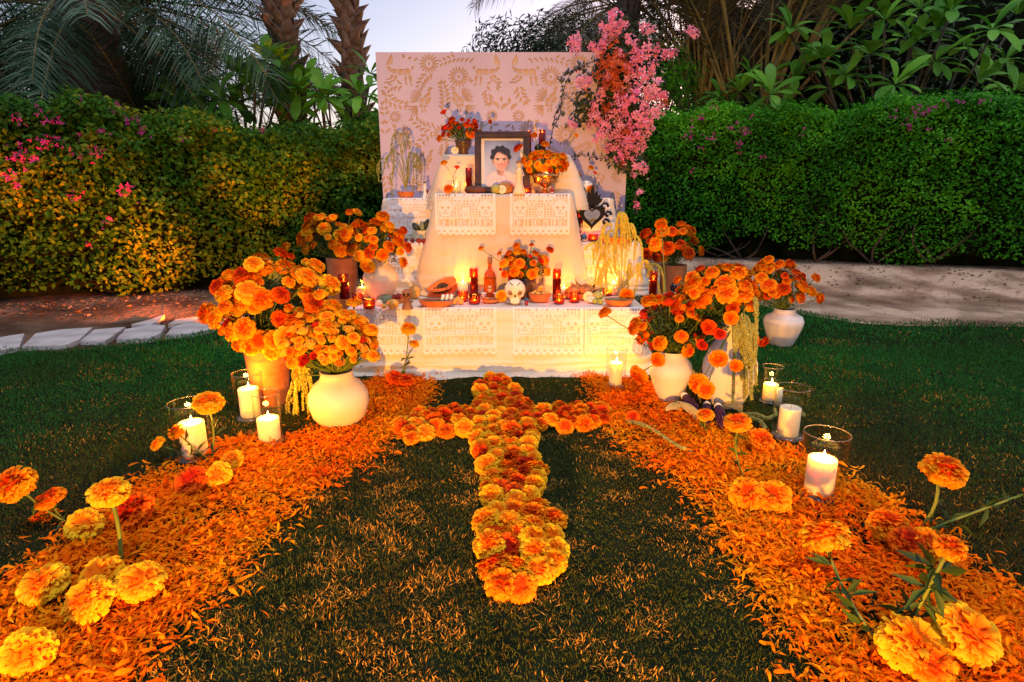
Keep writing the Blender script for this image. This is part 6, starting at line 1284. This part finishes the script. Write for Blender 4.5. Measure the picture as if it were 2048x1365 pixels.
def amaranth(lab, base, heads, m, rad=.009, n=260, seed=0, Yj=.05, br=.0035):
    t = thing('amaranth_bunch', lab, 'bouquet', base); g = random.Random(seed); st = MB()
    for k, (h1_, top_, end_) in enumerate(heads):
        Y = base.y+g.uniform(-Yj, Yj); a = at(*h1_, Y); b_ = at(*top_, Y-.03); c_ = at(*end_, Y-.05)
        st.tube([p-base for p in arc(base, (base+a)/2+Vector((0, 0, .08)), a, 8)], .003, 5); pth = arc(a, b_, c_); L = (c_-a).length; st.tube([p-base for p in pth[:6]], .0022, 5)
        tassel(t, pth, rad*g.uniform(.8, 1.2), int(n*(.5+L*2.5)), m, seed*40+k, br)
        for q_ in range(3):
            s0 = pth[g.randint(1, 7)]; e0 = s0+Vector((g.uniform(-.03, .03), g.uniform(-.03, .01), -g.uniform(.05, .11))); tassel(t, arc(s0, (s0+e0)/2+Vector((g.uniform(-.03, .03), -.01, .02)), e0), rad*.6, int(n*.3), m, seed*99+k*7+q_, br)
    obj('stems', st, m, t, loc=base); return t
b, s_ = pl(1243, 592); gv = tag(obj('clear_vase', MB().lathe([(.0001, 0), (12*s_, 0), (13*s_, 4*s_), (12*s_, 50*s_), (11.4*s_, 50*s_), (12*s_, 5*s_), (.0001, 4*s_)], 28), M['glass'], loc=b), 'clear straight vase holding the yellow amaranth', 'vase')
amaranth('big bunch of drooping bright yellow amaranth on the right of the lowest tier', b+Vector((0, 0, .03)),
         [((1242, 428), (1236, 418), (1228, 490)), ((1244, 428), (1256, 420), (1262, 492)), ((1240, 430), (1248, 425), (1250, 500)), ((1222, 450), (1196, 440), (1204, 520)), ((1225, 462), (1206, 455), (1212, 560)), ((1214, 470), (1190, 470), (1186, 530)), ((1210, 510), (1192, 500), (1190, 585)), ((1222, 520), (1212, 510), (1210, 600)), ((1240, 450), (1225, 460), (1230, 540)),
          ((1258, 450), (1275, 440), (1268, 520)), ((1262, 470), (1290, 470), (1284, 530)), ((1275, 530), (1285, 515), (1268, 590)), ((1290, 535), (1310, 520), (1322, 600)), ((1285, 525), (1302, 510), (1300, 570)), ((1300, 530), (1330, 520), (1328, 590)), ((1262, 530), (1256, 520), (1256, 575)), ((1200, 490), (1180, 480), (1170, 500)), ((1205, 540), (1200, 530), (1203, 612))], M['amar'], .0095, 420, 2, .05, .0042)
amaranth('pale yellow amaranth hanging down from the left terracotta pot to the ground', at(590, 690, b1.y-.12),
         [((592, 705), (585, 700), (598, 870)), ((600, 705), (606, 700), (620, 860)), ((608, 700), (618, 700), (628, 850)), ((598, 720), (592, 715), (588, 850)), ((602, 710), (606, 705), (606, 820)), ((590, 760), (570, 800), (574, 885)), ((600, 740), (640, 760), (622, 880)), ((596, 760), (580, 830), (602, 892))], M['amar'], .011, 330, 3, .03)
amaranth('green amaranth hanging in long ropes in front of the tall white vase at the right', at(1480, 645, b6.y-.12),
         [((1474, 650), (1470, 645), (1466, 806)), ((1484, 640), (1490, 640), (1494, 790)), ((1490, 640), (1502, 640), (1503, 800)), ((1496, 650), (1510, 650), (1512, 770)), ((1480, 650), (1482, 645), (1484, 760)), ((1492, 655), (1497, 650), (1488, 800)), ((1502, 650), (1515, 660), (1508, 730)), ((1470, 655), (1466, 650), (1472, 740)), ((1508, 600), (1515, 590), (1512, 680))], M['amarg'], .012, 420, 4, .03, .0045)
amaranth('dull green hanging amaranth in the dish at the left end of the upper tier', at(812, 380, 4.5),
         [((796, 268), (780, 262), (782, 320)), ((800, 268), (818, 262), (820, 300)), ((790, 300), (770, 310), (766, 350)), ((775, 318), (750, 310), (758, 365)), ((822, 305), (815, 300), (812, 380)), ((830, 310), (838, 300), (836, 378)), ((826, 308), (828, 300), (826, 385)), ((790, 320), (785, 318), (784, 395)), ((835, 320), (846, 310), (842, 372))], M['amarg'], .008, 150, 5, .03)
for lab, pts in (('grey green amaranth rope winding over the right petals', ((1255, 842), (1285, 850), (1310, 862), (1335, 880), (1360, 895), (1390, 905))), ('green amaranth rope lying by the purple corn', ((1500, 835), (1520, 842), (1530, 855), (1520, 872), (1508, 880))), ('green amaranth tangle before the unlit glass candle', ((1480, 830), (1510, 828), (1535, 838), (1552, 830), (1548, 812))), ('green amaranth sprig on the grass right of the unlit glass', ((1585, 815), (1598, 822), (1612, 835)))):
    c = on(*pts[0], .012); t = thing('amaranth_rope', lab, 'plant', c); P = []
    for (a0, a1), (c0, c1) in zip(pts, pts[1:]): P += [on(a0+(c0-a0)*q_/4, a1+(c1-a1)*q_/4, .03+.008*math.sin(q_*2)) for q_ in range(4)]
    tassel(t, P, .010, 620, M['amarg'], len(P)+int(c.x*50), .0042)
# corn
def corn(lab, a, b_, r=.022, z0=.02, z1=.02, pale=True):
    A, B = on(*a, z0), on(*b_, z1); t = thing('corn_cob', lab, 'corn', A); ax = (B-A); L = ax.length; ax = ax.normalized(); q = ax.to_track_quat('Z', 'Y'); P = []; D = []
    rows, per = 12, int(L/.0075)
    for j in range(per):
        f = j/per; rr = r*(math.sin(min(1, f*1.6+.35)*PI/2))*(1-.75*max(0, f-.72)/.28)
        for i in range(rows): d = q @ Vector((math.cos(i*2*PI/rows), math.sin(i*2*PI/rows), 0)); P.append(tuple(ax*(j*.0075+.01)+d*rr)); D.append(tuple(d))
    n = len(P); me = stamp('kernels', OCT_V, OCT_F, np.array(P), frames(np.array(D), np.zeros(n)), np.full((n, 3), .0048), M['corn']); link('kernels', me, t, world=False)
    obj('cob', MB().tube([Vector((0, 0, 0)), ax*L*.3, ax*L*.8, ax*L], [r*.6, r*.95, r*.75, r*.15], 12), M['corn'], t, loc=A)
    if pale: obj('stalk_end', MB().tube([-ax*.02, ax*.006, ax*.02], [r*.4, r*.8, r*.9], 12), M['bone'], t, loc=A)
corn('purple corn cob standing upright against the tall white vase', (1436, 812), (1446, 856), .024, .06, .03); corn('dark purple corn cob leaning beside the front white vase', (1367, 790), (1394, 825), .024, .07, .03); corn('purple corn cob behind the small orange bloom', (1414, 808), (1412, 850), .022, .05, .02); corn('dark corn cob lying flat across the front of the tall white vase', (1475, 785), (1440, 783), .02, .10, .10, False)
for lab, a, b_, w_ in (('dry yellow corn husk lying on the petals', (1352, 808), (1400, 838), .020), ('curled pale corn husk beside the tall white vase', (1445, 812), (1485, 822), .018), ('pale husk rising in front of the front white vase', (1386, 745), (1402, 800), .04), ('torn husk at the left of the corn cobs', (1330, 822), (1360, 818), .018)):
    A, B = on(*a, .03), on(*b_, .025); 
    if a[1] < 780: B = on(*b_, .03); A = at(a[0], a[1], B.y+.03)
    mb = MB(); V = []; n = 8; d = (B-A); sd = d.cross(Vector((0, 0, 1))).normalized()
    if sd.length < .1: sd = Vector((1, 0, 0))
    for i in range(n+1):
        f = i/n
        for j in range(5): k = (j-2)/2; V.append(tuple(d*f+sd*k*w_*(math.sin(f*PI*.85+.25))+Vector((0, -.004*k*k, .018*(1-k*k)+.02*math.sin(f*3)-.02*f*k))))
    mb.add(V, [(i*5+j, i*5+j+1, (i+1)*5+j+1, (i+1)*5+j) for i in range(n) for j in range(4)]); tag(obj('corn_husk', mb, M['husk'], loc=A), lab, 'corn husk')
# cactus paddles in the left pot
for k, (a, b_, w_) in enumerate((((520, 600), (508, 520), 17), ((540, 600), (536, 518), 15), ((548, 600), (552, 540), 14))):
    B0 = at(*a, b1.y); T0 = at(*b_, b1.y); mb = MB(); L = (T0-B0).length; u_ = mpp(B0); mb.ball((0, 0, 0), (w_*u_, .012, L/2), 16, 12, 0, .06, 2, k, Matrix.Rotation(math.atan2(T0.x-B0.x, T0.z-B0.z), 3, 'Y')); tag(obj('cactus_paddle', mb, M['cactus'], loc=(B0+T0)/2), ['leftmost', 'middle', 'rightmost'][k]+' green cactus paddle sticking up from the left marigolds', 'cactus')
# ================================================================ FLOWER GARLAND ON THE BACKDROP
def floret_mesh(seed, m, n=21):
    g = random.Random(seed); mb = MB()
    for k in range(n):
        c = Vector((g.gauss(0, .45), g.gauss(0, .45), g.gauss(0, .5))); ax = (c+Vector((g.gauss(0, .3), -.4+g.gauss(0, .3), g.gauss(0, .3)))).normalized(); q = ax.to_track_quat('Z', 'Y')
        s_ = g.uniform(.36, .54); r0 = g.uniform(0, 6)
        for i in range(3):
            a = r0+i*2.094; V = []
            for u_, v_, z_ in ((0, 0, 0), (-.42, .45, .35), (0, .5, .22), (.42, .45, .35), (-.25, .85, .5), (.25, .85, .5), (0, 1.08, .52)):
                p = Vector((u_*math.cos(a)-v_*math.sin(a), u_*math.sin(a)+v_*math.cos(a), z_))*s_; V.append(c+(q @ p))
            mb.add(V, [(0, 2, 1), (0, 3, 2), (1, 2, 4), (2, 3, 5), (2, 5, 4), (4, 5, 6)])
    return mb.mesh('blossom_cluster', m, False)
PK = [floret_mesh(i, M['pink']) for i in range(4)]; RU = [floret_mesh(10+i, M['rust'], 22) for i in range(3)]
gb = at(1235, 420, 4.72); gar = thing('flower_garland', 'cascade of pink and rust coloured blossoms climbing the right side of the backdrop', 'garland', (gb.x, 4.72, gb.z))
pinks = [(1225, 40, 22), (1232, 60, 20), (1215, 65, 16), (1147, 85, 14), (1155, 72, 10), (1152, 98, 12), (1185, 95, 12), (1205, 90, 13), (1196, 108, 11), (1262, 80, 14), (1270, 92, 10), (1290, 55, 12), (1300, 60, 10), (1292, 100, 16), (1312, 100, 14), (1330, 108, 12), (1345, 105, 10), (1280, 110, 16), (1265, 130, 18), (1282, 150, 16), (1300, 145, 14), (1303, 175, 20), (1298, 190, 18), (1318, 195, 14), (1160, 162, 14), (1172, 168, 12), (1178, 160, 9), (1202, 190, 14), (1216, 175, 10), (1218, 150, 11), (1250, 175, 15), (1262, 195, 18), (1246, 205, 16), (1235, 190, 13), (1190, 230, 14), (1183, 222, 12), (1200, 245, 13), (1225, 225, 14), (1235, 240, 15), (1250, 225, 13), (1275, 235, 20), (1290, 245, 16), (1300, 250, 12), (1262, 250, 12), (1318, 220, 15), (1330, 190, 9), (1310, 225, 12), (1205, 265, 14), (1195, 275, 11), (1225, 270, 13), (1245, 275, 18), (1260, 280, 16), (1272, 270, 14), (1285, 285, 13), (1252, 300, 15), (1240, 310, 12), (1262, 312, 13), (1275, 330, 13), (1285, 338, 12), (1215, 295, 11), (1230, 295, 12), (1292, 268, 12), (1140, 245, 9), (1150, 252, 8), (1190, 210, 11), (1180, 250, 9), (1222, 120, 9), (1238, 105, 10), (1246, 48, 9), (1305, 130, 11), (1288, 215, 13), (1255, 155, 11), (1276, 175, 13), (1240, 255, 12), (1215, 250, 12), (1280, 300, 11), (1268, 350, 7), (1279, 384, 8), (1274, 410, 8)]
rusts_ = [(1212, 120, 16), (1230, 132, 18), (1245, 118, 14), (1208, 140, 15), (1225, 155, 17), (1240, 148, 15), (1196, 150, 12), (1210, 168, 12), (1235, 170, 14), (1222, 200, 12), (1212, 215, 12), (1237, 215, 12), (1205, 130, 12), (1255, 100, 12), (1250, 135, 14), (1262, 215, 12), (1225, 85, 11), (1210, 235, 10), (1255, 262, 11), (1228, 250, 10), (1245, 325, 9), (1222, 315, 9), (1232, 110, 12), (1218, 180, 11), (1246, 190, 11), (1205, 200, 10), (1330, 200, 8), (1296, 300, 9)]
rusts = rusts_[::2]+rusts_[1:9:3]
for (L_, mm, nm) in ((pinks, PK, 'blossom_cluster'), (rusts, RU, 'blossom_cluster')):
    for px, py, rp in L_:
        Y = 4.66+rnd.uniform(-.10, .07)-(.06 if mm is RU else .03); p = at(px, py, Y); o = link(nm, rnd.choice(mm), gar, p, (rnd.uniform(-.5, .5), rnd.uniform(-.5, .5), rnd.uniform(0, 6.28)), rp*mpp(p)*.80)['kind'] = 'stuff'
for i_, (px, py, rx, ry, n) in enumerate(((1225, 130, 38, 70, 900), (1250, 230, 50, 70, 900), (1225, 190, 38, 60, 500), (1250, 300, 40, 45, 350), (1290, 90, 45, 50, 300), (1170, 215, 28, 45, 160))):
    p = at(px, py, 4.72); u_ = mpp(p); leaf_cloud('garland_leaves', n, p, (rx*u_, .09, ry*u_), .045, M['gleaf'], gar, 70+i_)
mb = MB(); vl = []
for path in (((1200, 120), (1170, 130), (1150, 140), (1128, 150), (1118, 165)), ((1180, 150), (1160, 135), (1140, 148), (1125, 185), (1120, 230), (1105, 260)), ((1235, 60), (1200, 75), (1170, 90), (1150, 95)), ((1225, 250), (1190, 235), (1150, 248), (1130, 255)), ((1240, 310), (1200, 318), (1160, 310), (1125, 318)), ((1265, 350), (1275, 375), (1268, 400), (1276, 425)), ((1250, 40), (1242, 20), (1262, 60)), ((1320, 100), (1350, 110), (1385, 62)), ((1200, 250), (1130, 190), (1110, 230), (1098, 300)), ((1240, 330), (1250, 200), (1240, 60))):
    P = [at(x, y, 4.70) for x, y in path]; mb.tube([p-gar.location for p in P], .003, 5)
    for a, b_ in zip(P, P[1:]): vl += [tuple(a.lerp(b_, q_/5)-gar.location) for q_ in range(5)]
obj('vine_stems', mb, M['bark'], gar, loc=gar.location); vl = np.repeat(np.array(vl), 2, 0); g = np.random.default_rng(9); n = len(vl)
link('vine_leaves', stamp('vine_leaves', LEAF4_V, LEAF4_F, vl+g.normal(0, .008, (n, 3)), frames(g.normal(size=(n, 3))-np.array([[0, .6, 0]]), g.random(n)*6.28), g.uniform(.02, .045, n), M['gleaf']), gar, world=False)
for px, py in ((1380, 60), (1388, 68)):
    p = at(px, py, 4.7); link('blossom_cluster', PK[0], gar, p, (0, 0, 1), 9*mpp(p))
# ================================================================ ADDED SPOTLIGHTS (unseen, standing in for the warm light on altar and left hedge)
def spot(lab, p, target, e, size, blend=.5, col=WARM, rad=.03):
    p = Vector(p); d = (Vector(target)-p).normalized(); t = thing('added_spotlight', lab, 'lamp', p-Vector((0, 0, p.z))); q = d.to_track_quat('-Z', 'Y')
    def oriented(nm, mb, m): mb.v = [tuple(q @ Vector(v)+p-t.location) for v in mb.v]; return obj(nm, mb, m, t, loc=t.location)
    oriented('housing', MB().lathe([(.0001, .10), (.025, .10), (.04, .03), (.042, -.02), (.039, -.02), (.036, .0)], 20), M['metal'])
    oriented('lens', MB().lathe([(.0001, .002), (.035, .002)], 20), LENS); obj('spike', MB().tube([(0, 0, -.05), (0, 0, p.z-.03)], .006, 6), M['metal'], t, loc=t.location)
    l = bpy.data.lights.new('spot_beam', 'SPOT'); l.energy = e; l.color = col; l.spot_size = R(size); l.spot_blend = blend; l.shadow_soft_size = rad
    o = bpy.data.objects.new('spot_beam', l); COL.objects.link(o); o.parent = t; o.location = p-t.location+d*.025; o.rotation_euler = q.to_euler(); return o
LENS = emat('lamp_lens', WARM, 3)
spot('added black spike spotlight out of view, standing in for warm light on the altar', (-.30, -1.2, .30), (-.05, 3.2, .05), 500, 84, .9)

spot('added black spotlight hidden behind the left pot, standing in for the low hedge glow', (-2.05, 5.0, .13), (-4.6, 6.0, .60), 620, 54, .9, (1, .20, .01), rad=.02)
spot('added black spotlight hidden behind the left pot, standing in for the middle hedge glow', (-1.95, 5.1, .13), (-2.9, 7.05, 1.50), 330, 36, .9, (1, .23, .01), rad=.02)
